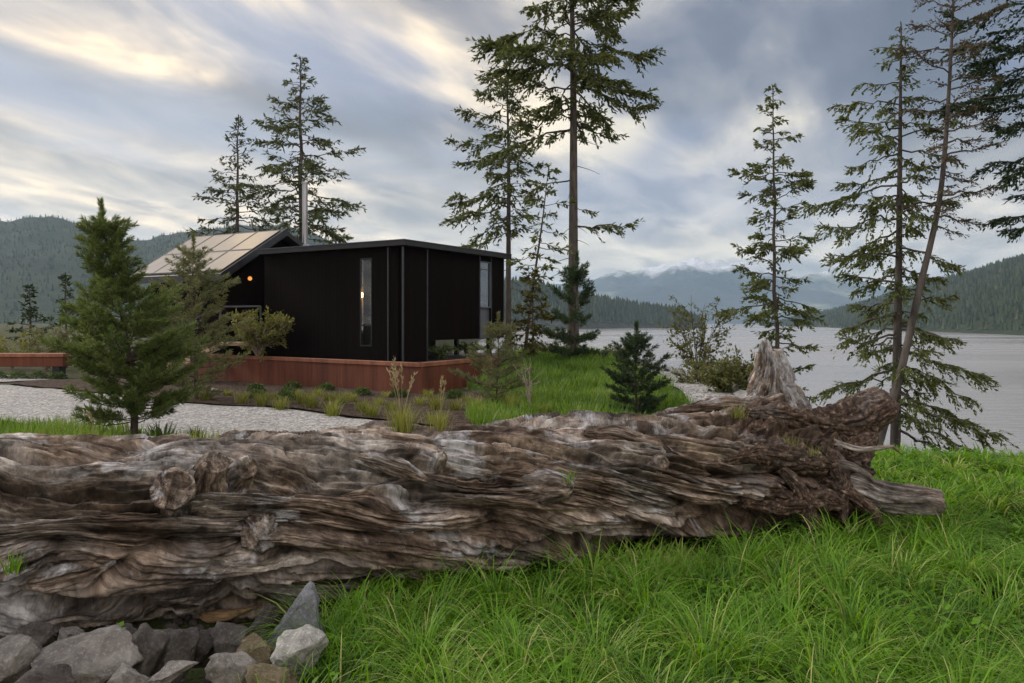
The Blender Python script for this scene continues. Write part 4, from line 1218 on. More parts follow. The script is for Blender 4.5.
pine('pine_tree', (b.x, b.y, g0(b.x, b.y)), at(0, 326, 14.6).z, .022, [(.04,.42),(.2,.58),(.4,.55),(.6,.38),(.8,.2),(1.0,.05)],
     'loose young olive pine at the right corner of the rusty wall', M['pine_olive'], 205, nbr=66, needle=(.075,.0075), per=30, shoots=1.0, elev0=.3, shoot_len=.16)

# ------------------------------------------------------------------ leafy shrubs
def shrub(name, base, h, w, label, mat, seed, nst=10, leaf=(.05,.025), nleaf=26, spread=.6, bark=None, cat='shrub', up=1.0, twig_r=.006, group=None, bare=.25):
    r = np.random.default_rng(seed)
    root = empty(name, base, 0, label, cat, group)
    tb = Tubes(); sp = Spray()
    for s_ in range(nst):
        a = r.random()*6.28; rr = w*(.25 + .75*r.random()); hh = h*(.6 + .4*r.random())*(1 - .25*rr/w)
        u = np.linspace(0, 1, 6)
        P = np.stack([math.cos(a)*rr*u**1.2, math.sin(a)*rr*u**1.2, hh*u**.9*up - .02], -1); P[1:] += r.normal(0, .03*w, (5, 3))
        tb.add(P, twig_r*(1.4-u), 5)
        for q in range(6):
            uu = bare + (1-bare)*r.random()
            p = np.array([np.interp(uu, u, P[:, c]) for c in range(3)])
            d = np.array([math.cos(a)*.4, math.sin(a)*.4, .5]) + r.normal(0, .55, 3); d /= np.linalg.norm(d)
            L = .30*h*(.4+.7*r.random())
            pe = p + d*L
            tb.add(np.stack([p, (p+pe)/2 + r.normal(0, .01, 3), pe]), [twig_r*.6, twig_r*.45, twig_r*.25], 4)
            n = nleaf//3
            t = .2 + .8*r.random(n)
            tn = .1 + .4*r.random()
            sp.add(p + np.outer(t*L, d) + r.normal(0, .02*w+.01, (n, 3)), r.normal(0, .7, (n, 3)) + d + [0, 0, -.1], leaf[0]*(.6+.7*r.random(n)), leaf[1]*(.7+.6*r.random(n)), tn + .5*r.random(n))
    tb.build('stem', bark or M['twig'], root)
    sp.build('foliage', mat, root, r, .9)
    return root

b = at(257, 353, 20.5); shrub('deciduous_shrub', (b.x, b.y, .72), 1.38, .85, 'yellow green airy shrub behind the rusty wall beside the handrail', M['leaf_yellow'], 301, 34, (.085,.045), 66, up=1.0, twig_r=.010)
b = at(698, 398, 17.5); shrub('shoreline_shrub', (b.x, b.y, g0(b.x, b.y)), 2.15, .55, 'tall thin olive shrub standing right of the dwarf pine', M['leaf_olive'], 302, 15, (.085,.042), 54, twig_r=.008, bark=M['bark_red'])
b = at(722, 402, 17); shrub('shoreline_shrub', (b.x, b.y, g0(b.x, b.y)-.3), 1.5, 1.0, 'spreading olive shrub against the water left of the upright root', M['leaf_olive'], 303, 26, (.095,.046), 54, twig_r=.008, bark=M['bark_red'])
for k, (px, d, h, w, lab) in enumerate([(738, 15.5, .95, .55, 'bushy olive shrub just left of the upright root'),
       (620, 24, .7, .6, 'small dark shrub at the water left of the dwarf pine'), (757, 15.5, .95, .5, 'small olive shrub directly behind the upright root'), (818, 16.5, 1.5, .6, 'leafy olive shrub between upright root and leaning tree'), (722, 14.6, .7, .5, 'low loose shrub at the end of the shore path'), (752, 19, 1.9, .8, 'tall reddish olive shrub against the water beside the narrow fir')]):
    x_ = (px-512)/F*d
    shrub('shoreline_shrub', (x_, d, g0(x_, d)-.05), h, w, lab, M['leaf_olive'], 340+k, 20, (.08,.04), 54, twig_r=.007, bark=M['bark_red'])
b = at(806, 400, 19); shrub('shoreline_shrub', (b.x, b.y, g0(b.x, b.y)), 2.9, .75, 'dense green shrub at the foot of the narrow fir', M['needles'], 305, 16, (.10,.045), 40, twig_r=.01, bark=M['bark_red'])
b = at(46, 357, 26); shrub('deciduous_shrub', (b.x, b.y, 0), 1.65, 1.0, 'round yellowish shrub behind the rusty bench wall', M['leaf_olive'], 306, 22, (.10,.05), 34)
b = at(12, 357, 27); shrub('deciduous_shrub', (b.x, b.y, 0), 1.5, .9, 'yellow green shrub at the left edge behind the rusty bench wall', M['leaf_yellow'], 307, 18, (.09,.045), 30)
b = at(90, 357, 27); shrub('deciduous_shrub', (b.x, b.y, 0), 1.3, .9, 'olive shrub behind the nearest pine', M['leaf_olive'], 308, 20, (.09,.045), 30)
b = at(530, 412, 13.6); shrub('sapling', (b.x, b.y, g0(b.x, b.y)), 1.0, .22, 'bare forked pale sapling beside the loose young pine', M['leaf_olive'], 309, 4, (.05,.02), 6, cat='sapling', twig_r=.011)
for k, (px, py, d, h, w, lab) in enumerate([(508, 352, 24.5, .45, .6, 'dark low bush under the overhanging end of the house'), (545, 357, 25, .5, .5, 'dark round bush between house and tallest trunk'),
      (440, 352, 21, .35, .6, 'low dark plant on the terrace under the raised room'), (560, 350, 27.5, .5, .6, 'dark bush right behind the tallest trunk'), (470, 352, 22.5, .35, .5, 'dark plant on the terrace near the wall end')]):
    b = at(px, py, d); shrub('low_bush', (b.x, b.y, .70 if px in (440, 470) else g0(b.x, b.y)-.05), h, w, lab, M['mound'], 320+k, 16, (.075,.04), 30, bare=.1, cat='bush')
b = at(600, 372, 21); shrub('low_bush', (b.x, b.y, g0(b.x, b.y)), .45, .35, 'dark leafy bush at the right edge of the grass mound', M['pine_dark'], 331, 10, (.07,.04), 26, cat='bush')

# ------------------------------------------------------------------ grass tufts and cushions in the bed
def tuft(base, h, label, seed, n=60, mat=None, spreadr=.05, stalks=0, group=None, name='grass_tuft', w=.006, cat='grass tuft'):
    r = np.random.default_rng(seed)
    B = np.stack([r.normal(0, spreadr, n), r.normal(0, spreadr, n), np.zeros(n)-.01], -1)
    V, Fq = blades(B, np.arctan2(B[:, 1], B[:, 0]) + r.normal(0, .6, n), h*(.6+.5*r.random(n)), w*(.7+.6*r.random(n)), .05+.45*r.random(n), .2+.9*r.random(n), 4)
    tint = np.repeat(np.clip(.2+.7*r.random(n), 0, 1), 4)
    if stalks:
        root = empty(name, base, 0, label, cat, group)
        mk('blade_clump', V, Fq, mat or M['tuft'], root, tint=tint, smooth=True)
        for q in range(stalks):
            a = r.random()*6.28; L = h*(1.5+.7*r.random())
            P = np.stack([np.linspace(0, 1, 7)**1.5*math.cos(a)*.22*L, np.linspace(0, 1, 7)**1.5*math.sin(a)*.22*L, np.linspace(0, 1, 7)*L], -1)
            Vt, Ft = tube_arrays(P, np.linspace(.0028, .0016, 7), 4)
            Vl = [Vt]; Fl = [Ft]; c = len(Vt)
            for e in range(10):
                p = P[-1] - (P[-1]-P[-3])*r.random()*1.0
                dv = (P[-1]-P[-2]); dv = dv/np.linalg.norm(dv)*.035 + r.normal(0, .012, 3)
                sv = np.array([.006, 0, 0])
                Vl.append(np.stack([p, p+dv*.5+sv, p+dv, p+dv*.5-sv])); Fl.append(np.array([[c, c+1, c+2, c+3]])); c += 4
            mk('seed_stalk', np.concatenate(Vl), np.concatenate(Fl), M['seed'], root, tint=r.random(sum(len(f) for f in Fl)))
        return root
    o = mk(name, V, Fq, mat or M['tuft'], loc=base, tint=tint, smooth=True)
    return tag(o, label, cat, group)

TUFT = [(206,398,'first yellow green tuft along the gravel edge, below the olive pine'),(243,402,'second yellow green tuft from the olive pine along the gravel edge'),(262,406,'small low tuft third along the gravel edge'),(280,410,'fourth tuft along the gravel edge, beside two stacked dark cushions'),
        (301,404,'tall tuft right of the two stacked dark cushions'),(312,408,'bright tuft in the middle of the gravel edge'),(329,400,'upper bright tuft near the middle of the mulch bed'),(341,404,'upper yellow tuft right of the bed middle'),(333,415,'lowest bright tuft touching the gravel in the bed middle'),
        (362,410,'yellow tuft below the small right-hand cushion'),(371,416,'small tuft near the gravel left of the tall seeding grass'),(437,408,'thin tall tuft left of the loose young pine'),(456,410,'low tuft between tall thin tuft and the loose pine'),(474,412,'low yellow tuft at the foot of the loose young pine'),
        (512,414,'yellow tuft between loose pine and bare sapling'),(545,418,'thin straw coloured tuft right of the bare sapling')]
for k, (px, py, lab) in enumerate(TUFT):
    d = CAMZ*F/(py-HOR) * .985
    b = at(px, py, d)
    tuft((b.x, b.y, g0(b.x, b.y)+.03), .25+.09*((k*7) % 3)/2, lab, 400+k, 120, spreadr=.055, group='grass tufts in the mulch bed', w=.011)

for k, (px, py) in enumerate([(228,395),(272,399),(296,396),(318,395),(348,397),(378,404),(392,408),(352,401),(310,399),(283,403),(420,404),(428,398),(386,397),(466,404)]):
    d = CAMZ*F/(py-HOR) * .99
    b = at(px, py, d)
    tuft((b.x, b.y, g0(b.x, b.y)+.03), (.16+.06*((k*5) % 4)/3), 'short yellow green tuft in the inner rows of the mulch bed', 720+k, 90, spreadr=.05, group='short tufts in the inner rows of the mulch bed', w=.011)

def cushion(base, w, h, label, seed):
    r = np.random.default_rng(seed); n = 520
    a = r.random(n)*6.28; el = np.arccos(1 - r.random(n))
    dv = np.stack([np.cos(a)*np.sin(el), np.sin(a)*np.sin(el), np.cos(el)], -1)
    P = dv*np.array([w, w, h])*(.6+.4*r.random((n, 1)))
    sp = Spray(); sp.add(P, dv + r.normal(0, .5, (n, 3)), .05*(.7+.6*r.random(n)), .028*(.7+.6*r.random(n)), .1+.75*r.random(n))
    o = sp.build('cushion_plant', M['mound'], None, r, .8); o.location = base
    tag(o, label, 'plant', 'dark cushion plants in the mulch bed')
for k, (px, py, lab) in enumerate([(256,392,'dark cushion plant nearest the left end of the rusty wall'),(258,398,'dark cushion plant just below the leftmost cushion'),(293,390,'dark cushion plant highest near the wall, left of middle'),(288,395,'middle of three stepped dark cushions left of bed middle'),(287,400,'lowest of three stepped dark cushions left of bed middle'),(326,392,'dark cushion plant close to the wall in the bed middle'),(362,396,'dark cushion plant below the wall right of bed middle'),(400,398,'dark cushion plant behind the tall seeding grass'),(455,400,'dark cushion plant left of the loose young pine')]):
    d = CAMZ*F/(py-HOR); b = at(px, py, d)
    cushion((b.x, b.y, g0(b.x, b.y)+.03), .19, .15, lab, 440+k)
for k, (px, py, s_, lab) in enumerate([(196,398,.09,'whitish stone left of the first tuft in the bed'),(214,392,.08,'pale stone right behind the first tuft in the bed'),(224,394,.11,'largest pale stone beside the olive pine'),(183,396,.07,'small pale stone at the trunk of the olive pine'),(170,404,.06,'smallest pale stone at the left end of the mulch bed')]):
    d = CAMZ*F/(py-HOR); b = at(px, py, d)
    stone('pale_stone', (b.x, b.y, g0(b.x, b.y)+.05), (s_, s_*.9, s_*.8), (.2*k, .1, k), 500+k, M['stone_pale'], lab, 12, 2, group='pale stones in the mulch bed')

# grass rooted on top of the log and beside it
def logtop(x, off=0.0): return 5.86+.42*x + off
for (px, d, z, h, n, st, lab, sd) in [(402, 5.55, .84, .24, 170, 9, 'tall seeding grass tuft growing on top of the log', 601), (440, 5.70, .84, .17, 90, 3, 'yellow grass tuft on the log right of the tall seeding tuft', 602),
        (97, 4.80, .85, .13, 44, 1, 'short yellow grass tuft on the left part of the log below the bushy pine', 603), (203, 5.0, .86, .10, 30, 0, 'tiny yellow tuft on the log above the knots', 604), (433, 5.9, .86, .12, 46, 0, 'small yellow tuft just behind the log top', 605),
        (737, 6.40, .84, .15, 60, 0, 'green grass tuft on the log left of the upright root', 606), (790, 6.28, .60, .14, 46, 0, 'green tuft in the torn root mass below the upright root', 607), (812, 6.25, .56, .10, 30, 0, 'small tuft right of the green tuft in the root mass', 608)]:
    X_ = (px-512)/F*d
    tuft((X_, d, z), h, lab, sd, n, None, .035, st, 'grass tufts growing on the log', w=.005)
p = at(566, 480, 5.38); tuft((p.x, p.y, p.z-.02), .13, 'drooping green tuft beside the splintered branch stub on the log', 609, 46, M['grass'], .03, 0, 'grass tufts growing on the log', w=.006)
p = at(12, 560, 3.98); tuft((p.x, p.y, p.z-.05), .12, 'green weed in the cleft at the left end of the log', 610, 26, M['grass'], .03, 0, 'grass tufts growing on the log', w=.008)

def seedling(base, h, label, seed):
    r = np.random.default_rng(seed); n = 16
    root = empty('seedling', base, 0, label, 'plant')
    tb = Tubes(); tb.add([(0,0,-.02),(.004,0,h*.5),(0,.004,h)], [.003,.0025,.002], 5)
    sp = Spray(); a = r.random(n)*6.28; t = .35+.65*r.random(n)
    sp.add(np.stack([0*t, 0*t, t*h], -1), np.stack([np.cos(a), np.sin(a), .3+0*a], -1), .035+.02*r.random(n), .022+.01*r.random(n), .4+.4*r.random(n))
    tb.build('stem', M['twig'], root); sp.build('foliage', M['grass'], root, r, .4)
p = at(118, 650, 3.82); seedling((p.x, p.y, p.z), .11, 'tiny green seedling sprouting between the rocks under the log', 611)
p = at(195, 422, 10.8)
tuft((p.x, p.y, g0(p.x, p.y)), .22, 'small dark green plant at the gravel edge right of the bushy pine', 612, 40, M['mound'], .06, 0, None, 'small_plant', .02, 'plant')
p = at(160, 428, 10.6)
tuft((p.x, p.y, g0(p.x, p.y)), .30, 'low leafy plant at the foot of the bushy pine', 613, 60, M['mound'], .10, 0, None, 'small_plant', .022, 'plant')

# ------------------------------------------------------------------ corten planter walls
cw = empty('steel_planter_wall', (WALL_C[0], WALL_C[1], 0), 0, 'long low rusty brown steel wall folded round the terrace in front of the house', 'wall')
def cw_poly(pts, z0, z1, th, name, mat, off=0.0):
    b = MB()
    for (p, q) in zip(pts[:-1], pts[1:]):
        b.slab((p[0]-WALL_C[0], p[1]-WALL_C[1]), (q[0]-WALL_C[0], q[1]-WALL_C[1]), z0, z1, th, off)
    return b.build(name, mat, cw, bevel=.006)
WL2 = (-9.3, 22.75)
for (p, q) in ((WL2, WALL_L), (WALL_L, (-4.9, 19.4)), ((-4.9, 19.4), WALL_C), (WALL_C, WALL_R)):
    e = Vector((q[0]-p[0], q[1]-p[1])).normalized()*.004
    cw_poly([(p[0]+e.x, p[1]+e.y), (q[0]-e.x, q[1]-e.y)], -.1, .62, .06, 'steel_panel', M['corten'])
    cw_poly([(p[0]+e.x, p[1]+e.y), (q[0]-e.x, q[1]-e.y)], .623, .715, .16, 'cap', M['corten_cap'], -.02)
bw = empty('steel_bench_wall', (-14, 22.6, 0), 0, 'low rusty steel bench wall at the left edge beyond the gravel', 'wall')
b_ = MB(); b_.box(-3.5, 1.25, 0, .5, .33, .60); b_.build('steel_panel', M['corten'], bw, bevel=.01)
b_ = MB(); b_.box(-3.52, 1.27, -.03, .55, .603, .70); b_.build('cap', M['corten_cap'], bw, bevel=.01)
b_ = MB(); b_.box(-3.3, -3.1, .08, .42, -.1, .33); b_.box(.9, 1.1, .08, .42, -.1, .33); b_.box(-1.2, -1.0, .08, .42, -.1, .33); b_.build('base', M['dark_frame'], bw)
# hedge of low dark cushions under the bench
for k in range(7):
    cushion((-16.0+.55*k, 22.25, Hs(-16.0+.55*k, 22.25)), .26, .22, 'low dark plant under the rusty bench wall, number %d from the left' % (k+1) if False else ['low dark plant under the bench wall at the picture edge','low dark plant under the bench wall, second from picture edge','low dark plant under the bench wall, third from picture edge','low dark plant under the middle of the bench wall','low dark plant under the bench wall, third from its right end','low dark plant under the bench wall, second from its right end','low dark plant under the right end of the bench wall'][k], 460+k)

# ------------------------------------------------------------------ terrace
tb_ = MB()
C0 = (-2.67, 19.5)
UL = (-.85, .527); UR = (.512, .859)
def pl(a, b_): return (C0[0] + UL[0]*a + UR[0]*b_, C0[1] + UL[1]*a + UR[1]*b_)
def quadprism(b, pts, z0, z1): b.hexa([(p[0], p[1], z0) for p in pts], [(p[0], p[1], z1) for p in pts])
T_in = [(-9.2, 22.9), (-7.7, 21.75), (-2.0, 17.45), (-.75, 20.0), (.9, 24.6), (-7.5, 31)]
tb_.add([(x, y, -.1) for x, y in T_in] + [(x, y, .60) for x, y in T_in], [tuple(range(5, -1, -1)), tuple(range(6, 12))] + [(i, (i+1) % 6, 6+(i+1) % 6, 6+i) for i in range(6)])
tag(tb_.build('terrace', M['deck']), kind='structure')

# ------------------------------------------------------------------ house
hs = empty('black_house', (C0[0], C0[1], .6), 0, 'low black timber house with flat roofed wing and solar panelled shed roof', 'house')
hl = Vector((C0[0], C0[1], .6))
def hp(a, b_, z): p = pl(a, b_); return (p[0]-hl.x, p[1]-hl.y, z-hl.z)
def hbox(b, a0, a1, b0, b1, z0, z1):
    q = [(a0, b0), (a0, b1), (a1, b1), (a1, b0)]
    b.hexa([hp(x, y, z0) for x, y in q], [hp(x, y, z1) for x, y in q])
ZT = 3.46; ZB = 1.14
AL = 4.95; BR = 4.70
# front (left) face: wall pieces round the tall window (a 0.95..1.33)
WA0, WA1 = 1.00, 1.40
f = MB(); hbox(f, .012, WA0, 0, .16, .6, ZT); hbox(f, WA1, AL, 0, .16, .6, ZT); hbox(f, WA0, WA1, 0, .16, .6, .98); hbox(f, WA0, WA1, 0, .16, 3.22, ZT)
f.build('front_wall', M['black_front'], hs)
# right face: corner pier down to the terrace, then the raised room
f = MB(); hbox(f, -.002, .16, 0.0, .95, .6, ZT); f.build('corner_pier', M['black_side'], hs)
f = MB(); hbox(f, 0, .16, .962, 3.42, ZB, ZT); f.build('side_wall', M['black_side'], hs)
f = MB(); hbox(f, 0, .16, 4.02, BR, ZB, ZT); f.build('end_wall', M['black_side'], hs)
f = MB(); hbox(f, .05, .14, 3.425, 4.015, ZB, 2.0); f.build('window_panel', M['grey_panel'], hs)
# raised floor, back, left end
f = MB(); hbox(f, .17, AL, .17, BR, ZB-.02, ZB+.16); f.build('floor_slab', M['dark_frame'], hs)
f = MB(); hbox(f, .17, AL, BR-.12, BR-.005, ZB+.165, ZT); f.build('back_wall', M['black_front'], hs)
f = MB(); hbox(f, AL-.16, AL-.003, .165, BR-.13, .6, ZT); f.build('left_wall', M['black_side'], hs)
f = MB(); hbox(f, 1.9, AL-.2, .2, 3.9, .6, ZB-.03); f.build('base', M['roof_metal'], hs)
for (a, b_) in ((.35, 4.5), (1.6, 4.6)):
    f = MB(); hbox(f, a, a+.12, b_, b_+.12, .1, ZB-.02); f.build('post', M['dark_frame'], hs)
# roof with fascia and pale flashing
f = MB(); hbox(f, -.16, AL+.02, -.16, BR+.14, ZT+.005, ZT+.10); f.build('roof', M['roof_metal'], hs)
f = MB(); hbox(f, -.20, AL+.03, -.20, -.163, ZT+.0, ZT+.13); hbox(f, -.20, -.163, -.162, BR+.16, ZT+.0, ZT+.13); f.build('fascia', M['dark_frame'], hs, bevel=.006)
f = MB(); hbox(f, -.215, AL+.03, -.215, -.15, ZT+.133, ZT+.15); hbox(f, -.215, -.15, -.149, BR+.17, ZT+.133, ZT+.15); f.build('roof_edge', M['flashing'], hs)
# vertical trim battens seen at the corner
for (a0, a1, b0, b1) in ((.44, .475, -.03, -.002), (-.035, .01, -.035, -.001), (-.035, -.003, .93, .975), (-.03, -.004, 3.39, 3.425), (-.03, -.004, 4.012, 4.04), (-.03, -.004, 4.68, 4.715)):
    f = MB(); hbox(f, a0, a1, b0, b1, .62 if b1 < 1 else ZB, ZT-.003); f.build('trim', M['fascia'], hs)
# tall front window
w = MB()
hbox(w, WA0, WA0+.03, -.012, .10, .985, 3.215); hbox(w, WA1-.03, WA1, -.012, .10, .985, 3.215); hbox(w, WA0+.031, WA1-.031, -.012, .10, .985, 1.02); hbox(w, WA0+.031, WA1-.031, -.012, .10, 3.18, 3.215)
hbox(w, WA0+.031, WA1-.031, -.010, .08, 1.50, 1.53)
win = w.build('window', M['dark_frame'], hs)
w = MB(); hbox(w, WA0+.032, WA1-.032, .03, .045, 1.021, 3.179); w.build('pane', M['glass'], win)
w = MB()
for k in range(8):
    a = WA0 - .1 + .075*k; hbox(w, a, a+.06, .40 + .03*(k % 2), .43 + .03*(k % 2), .7, 3.4)
w.build('curtain', M['curtain'], hs)
# side window
w = MB()
hbox(w, -.012, .10, 3.428, 3.46, 2.0, 3.32); hbox(w, -.012, .10, 3.98, 4.012, 2.0, 3.32); hbox(w, -.012, .10, 3.461, 3.979, 2.005, 2.035); hbox(w, -.012, .10, 3.461, 3.979, 3.29, 3.32)
win = w.build('window', M['grey_panel'], hs)
w = MB(); hbox(w, .03, .045, 3.462, 3.978, 2.036, 3.289); w.build('pane', M['glass_refl'], win)
f = MB(); hbox(f, .0, .14, 3.428, 4.012, 3.325, ZT); f.build('window_head', M['black_side'], hs)

# shed-roofed part at the left
E0 = Vector((-8.0, 22.0)); ul = Vector((-.865, .5)); ur = Vector((.5, .866))
def gp(a, b_, z): p = E0 + ul*a + ur*b_; return (p.x-hl.x, p.y-hl.y, z-hl.z)
ZE, ZR, LR = 3.02, 4.36, 2.20
sl = (ZR-ZE)/LR
def gslab(b, a0, a1, b0, b1, dz0, dz1):
    q = [(a0, b0), (a0, b1), (a1, b1), (a1, b0)]
    b.hexa([gp(x, y, ZE + sl*y + dz0) for x, y in q], [gp(x, y, ZE + sl*y + dz1) for x, y in q])
f = MB()   # walls under the roof
q = [(.25, .35), (.25, 4.6), (3.6, 4.6), (3.6, .35)]
zt = [ZE+sl*.35-.15, ZE+.2, ZE+.2, ZE+sl*.35-.15]
V_ = [gp(a, b_, .5) for a, b_ in q] + [gp(a, b_, z) for (a, b_), z in zip(q, zt)] + [gp(.25, LR, ZR-.16), gp(3.6, LR, ZR-.16)]
f.add(V_, [(0,1,5,8,4), (2,3,7,9,6), (3,0,4,7), (1,2,6,5), (4,8,9,7), (8,5,6,9), (3,2,1,0)])
f.build('gable_wall', M['black_side'], hs)
f = MB(); gslab(f, -.12, 3.95, -.15, LR+.02, -.14, 0)
f.hexa([gp(-.12, LR+.025, ZR-.13), gp(-.12, 4.9, ZE-.1), gp(3.95, 4.9, ZE-.1), gp(3.95, LR+.025, ZR-.13)], [gp(-.12, LR+.025, ZR+.01), gp(-.12, 4.9, ZE+.05), gp(3.95, 4.9, ZE+.05), gp(3.95, LR+.025, ZR+.01)])
gr = f.build('shed_roof', M['roof_metal'], hs)
f = MB(); gslab(f, -.165, -.123, -.18, LR+.06, -.20, .035); f.build('barge_board', M['fascia'], hs, bevel=.005)
f = MB(); gslab(f, -.16, 3.97, -.20, -.153, -.17, .03); f.build('eave_board', M['fascia'], hs, bevel=.005)
# solar panels: four by two
for ia in range(4):
    for ib in range(2):
        a0 = -.06 + ia*.985; b0 = -.10 + ib*1.10
        pm = MB(); gslab(pm, a0, a0+.965, b0, b0+1.08, .03, .065)
        pn = pm.build('solar_panel', M['solar'], hs)
        fm = MB()
        gslab(fm, a0-.004, a0+.020, b0-.004, b0+1.084, .066, .073); gslab(fm, a0+.945, a0+.969, b0-.004, b0+1.084, .066, .073)
        gslab(fm, a0+.021, a0+.944, b0-.004, b0+.020, .066, .073); gslab(fm, a0+.021, a0+.944, b0+1.06, b0+1.084, .066, .073)
        fm.build('panel_frame', M['fascia'], pn)
# link between the two parts
f = MB(); hbox(f, AL+.005, AL+1.6, 1.3, 4.6, .6, 3.3); f.build('entry_wall', M['black_front'], hs)
# lit wall lamp
lp = empty('wall_lamp', gp(.245, 1.12, 2.87), 0, 'small glowing orange wall lamp under the roof slope', 'lamp')
lp.location = Vector(gp(.245, 1.12, 2.86)) + hl
m = MB(); m.tube([(-.0,0,-.02),(.06,-.03,-.02)], [.02,.02], 8); m.build('bracket', M['dark_frame'], lp); m = MB(); m.tube([(.06,-.03,.06),(.06,-.03,.085)], [.05,.02], 12); m.build('hood', M['dark_frame'], lp)
bm = bmesh.new(); bmesh.ops.create_icosphere(bm, subdivisions=2, radius=.062); me = bpy.data.meshes.new('globe'); bm.to_mesh(me); bm.free()
for v in me.vertices: v.co = (v.co.x+.06, v.co.y-.03, v.co.z)
link('globe', me, M['lamp'], lp)
# pendant inside the tall window
pd = Vector(hp(1.2, .27, 2.62)) + hl
pe = empty('pendant_lamp', pd, 0, 'dim amber pendant lamp hanging inside the tall front window', 'lamp')
m = MB(); m.tube([(0,0,.08),(0,0,.72)], [.006,.006], 6); m.build('cord', M['dark_frame'], pe)
m = MB(); m.tube([(0,0,-.13),(0,0,-.09),(0,0,.03),(0,0,.08)], [.03,.07,.055,.015], 14); m.build('lamp_shade', M['lamp_dim'], pe, smooth=True)
pl_d = bpy.data.lights.new('pendant_light', 'POINT'); pl_d.energy = 12.0; pl_d.color = (1.0, .55, .22); pl_d.shadow_soft_size = .06
pl_o = bpy.data.objects.new('pendant_light', pl_d); COL.objects.link(pl_o); pl_o.location = Vector(hp(1.2, .26, 2.30)) + hl
# flue
fl = at(305, 245, 24.6); ch = empty('chimney_pipe', (fl.x, fl.y, 3.56), 0, 'shiny round steel flue pipe rising from the roof', 'chimney')
zt_ = at(305, 184, 24.6).z - 3.56
m = MB(); m.tube([(0,0,0),(0,0,.9),(0,0,.905),(0,0,.955),(0,0,.96),(0,0,zt_)], [.082,.082,.088,.088,.082,.082], 24); m.build('pipe', M['steel'], ch, smooth=False)
m = MB(); m.tube([(0,0,0),(0,0,.30),(0,0,.44)], [.30,.28,.11], 24); m.build('flashing', M['steel'], ch)
m = MB(); m.tube([(0,0,zt_+.002),(0,0,zt_+.06),(0,0,zt_+.065)], [.10,.10,.085], 24); m.build('cowl', M['steel'], ch)

# steps with handrail
st = empty('wooden_steps', (-8.55, 21.0, .6), 0, 'pale wooden steps with dark handrail leading up to the entry', 'steps')
sd = Vector((.80, .30)).normalized(); sn = Vector((-sd.y, sd.x))
for k in range(5):
    c = sd*(-1.05 + .30*k); z = -.30 + .165*k
    q = [c - sn*.55, c + sd*.32 - sn*.55, c + sd*.32 + sn*.55, c + sn*.55]
    m = MB(); m.hexa([(v.x, v.y, z-.045) for v in q], [(v.x, v.y, z) for v in q]); m.build('tread', M['pale_wood'], st, bevel=.006)
for sg in (-.6, .6):
    m = MB(); a = sd*(-1.1) + sn*sg; b_ = sd*.75 + sn*sg
    m.bar((a.x, a.y, -.42), (b_.x, b_.y, .40), .05, .24); m.build('stringer', M['pale_wood'], st)
c = sd*.78
q = [c - sn*.7, c + sd*1.1 - sn*.7, c + sd*1.1 + sn*.7, c + sn*.7]
m = MB(); m.hexa([(v.x, v.y, .38) for v in q], [(v.x, v.y, .46) for v in q]); m.build('landing', M['pale_wood'], st, bevel=.006)
for sg in (-.62,):
    a = sd*(-1.0) + sn*sg; b_ = sd*.8 + sn*sg; e = sd*1.8 + sn*sg
    m = MB(); m.bar((a.x, a.y, .50), (b_.x, b_.y, 1.40), .045, .045); m.bar((b_.x, b_.y, 1.40), (e.x, e.y, 1.42), .045, .045); m.build('handrail', M['fascia'], st)
    for (v, z0, z1) in ((a, -.35, .50), (b_, .3, 1.40), (e, .3, 1.42), (sd*.1+sn*sg, -.05, 1.03)):
        m = MB(); m.box(v.x-.022, v.x+.022, v.y-.022, v.y+.022, z0, z1); m.build('post', M['fascia'], st)

# kerb stones along the shore side of the gravel path
for k in range(9):
    y0 = 11.6 + 1.55*k
    x0 = float(np.interp(y0, [11, 14.5, 20, 29], [3.72, 4.1, 4.05, 3.7]))
    stone('kerb_stone', (x0+.12, y0+.7, Hs(x0, y0+.7)+.05), (.17, .72, .12), (0, 0, .04*math.sin(k*2.1)), 700+k, M['concrete'],
          ['pale kerb stone nearest the log on the path by the shore','second pale kerb stone along the shore path from the log','third pale kerb stone along the shore path from the log','fourth pale kerb stone along the shore path from the log','fifth pale kerb stone along the shore path from the log','sixth pale kerb stone along the shore path from the log','seventh pale kerb stone along the shore path from the log','eighth pale kerb stone along the shore path from the log','farthest pale kerb stone along the shore path'][k], 24, 2, .03, 'kerb stones along the shore path')

# ------------------------------------------------------------------ haze
def haze():
    m, nt, out = newmat('air')
    v = N(nt, 'ShaderNodeVolumePrincipled')
    v.inputs['Color'].default_value = (.60,.81,1.0,1); v.inputs['Density'].default_value = 1.05e-4; v.inputs['Anisotropy'].default_value = .1
    nt.links.new(v.outputs[0], out.inputs['Volume'])
    b = MB(); b.box(-9000, 9000, -200, 9300, -14, 560)
    tag(b.build('haze', m), kind='stuff')
haze()

# ------------------------------------------------------------------ sky and sun
SUN_EL, SUN_AZ = R(34), R(-62)      # azimuth from +Y towards +X (negative: to the left)
sv = Vector((math.sin(SUN_AZ)*math.cos(SUN_EL), math.cos(SUN_AZ)*math.cos(SUN_EL), math.sin(SUN_EL)))
sun_d = bpy.data.lights.new('sun', 'SUN'); sun_d.energy = 1.5; sun_d.angle = R(14); sun_d.color = (1.0, .93, .83)
sun = bpy.data.objects.new('sun', sun_d); COL.objects.link(sun)
sun.rotation_euler = (-sv).to_track_quat('-Z', 'Y').to_euler()

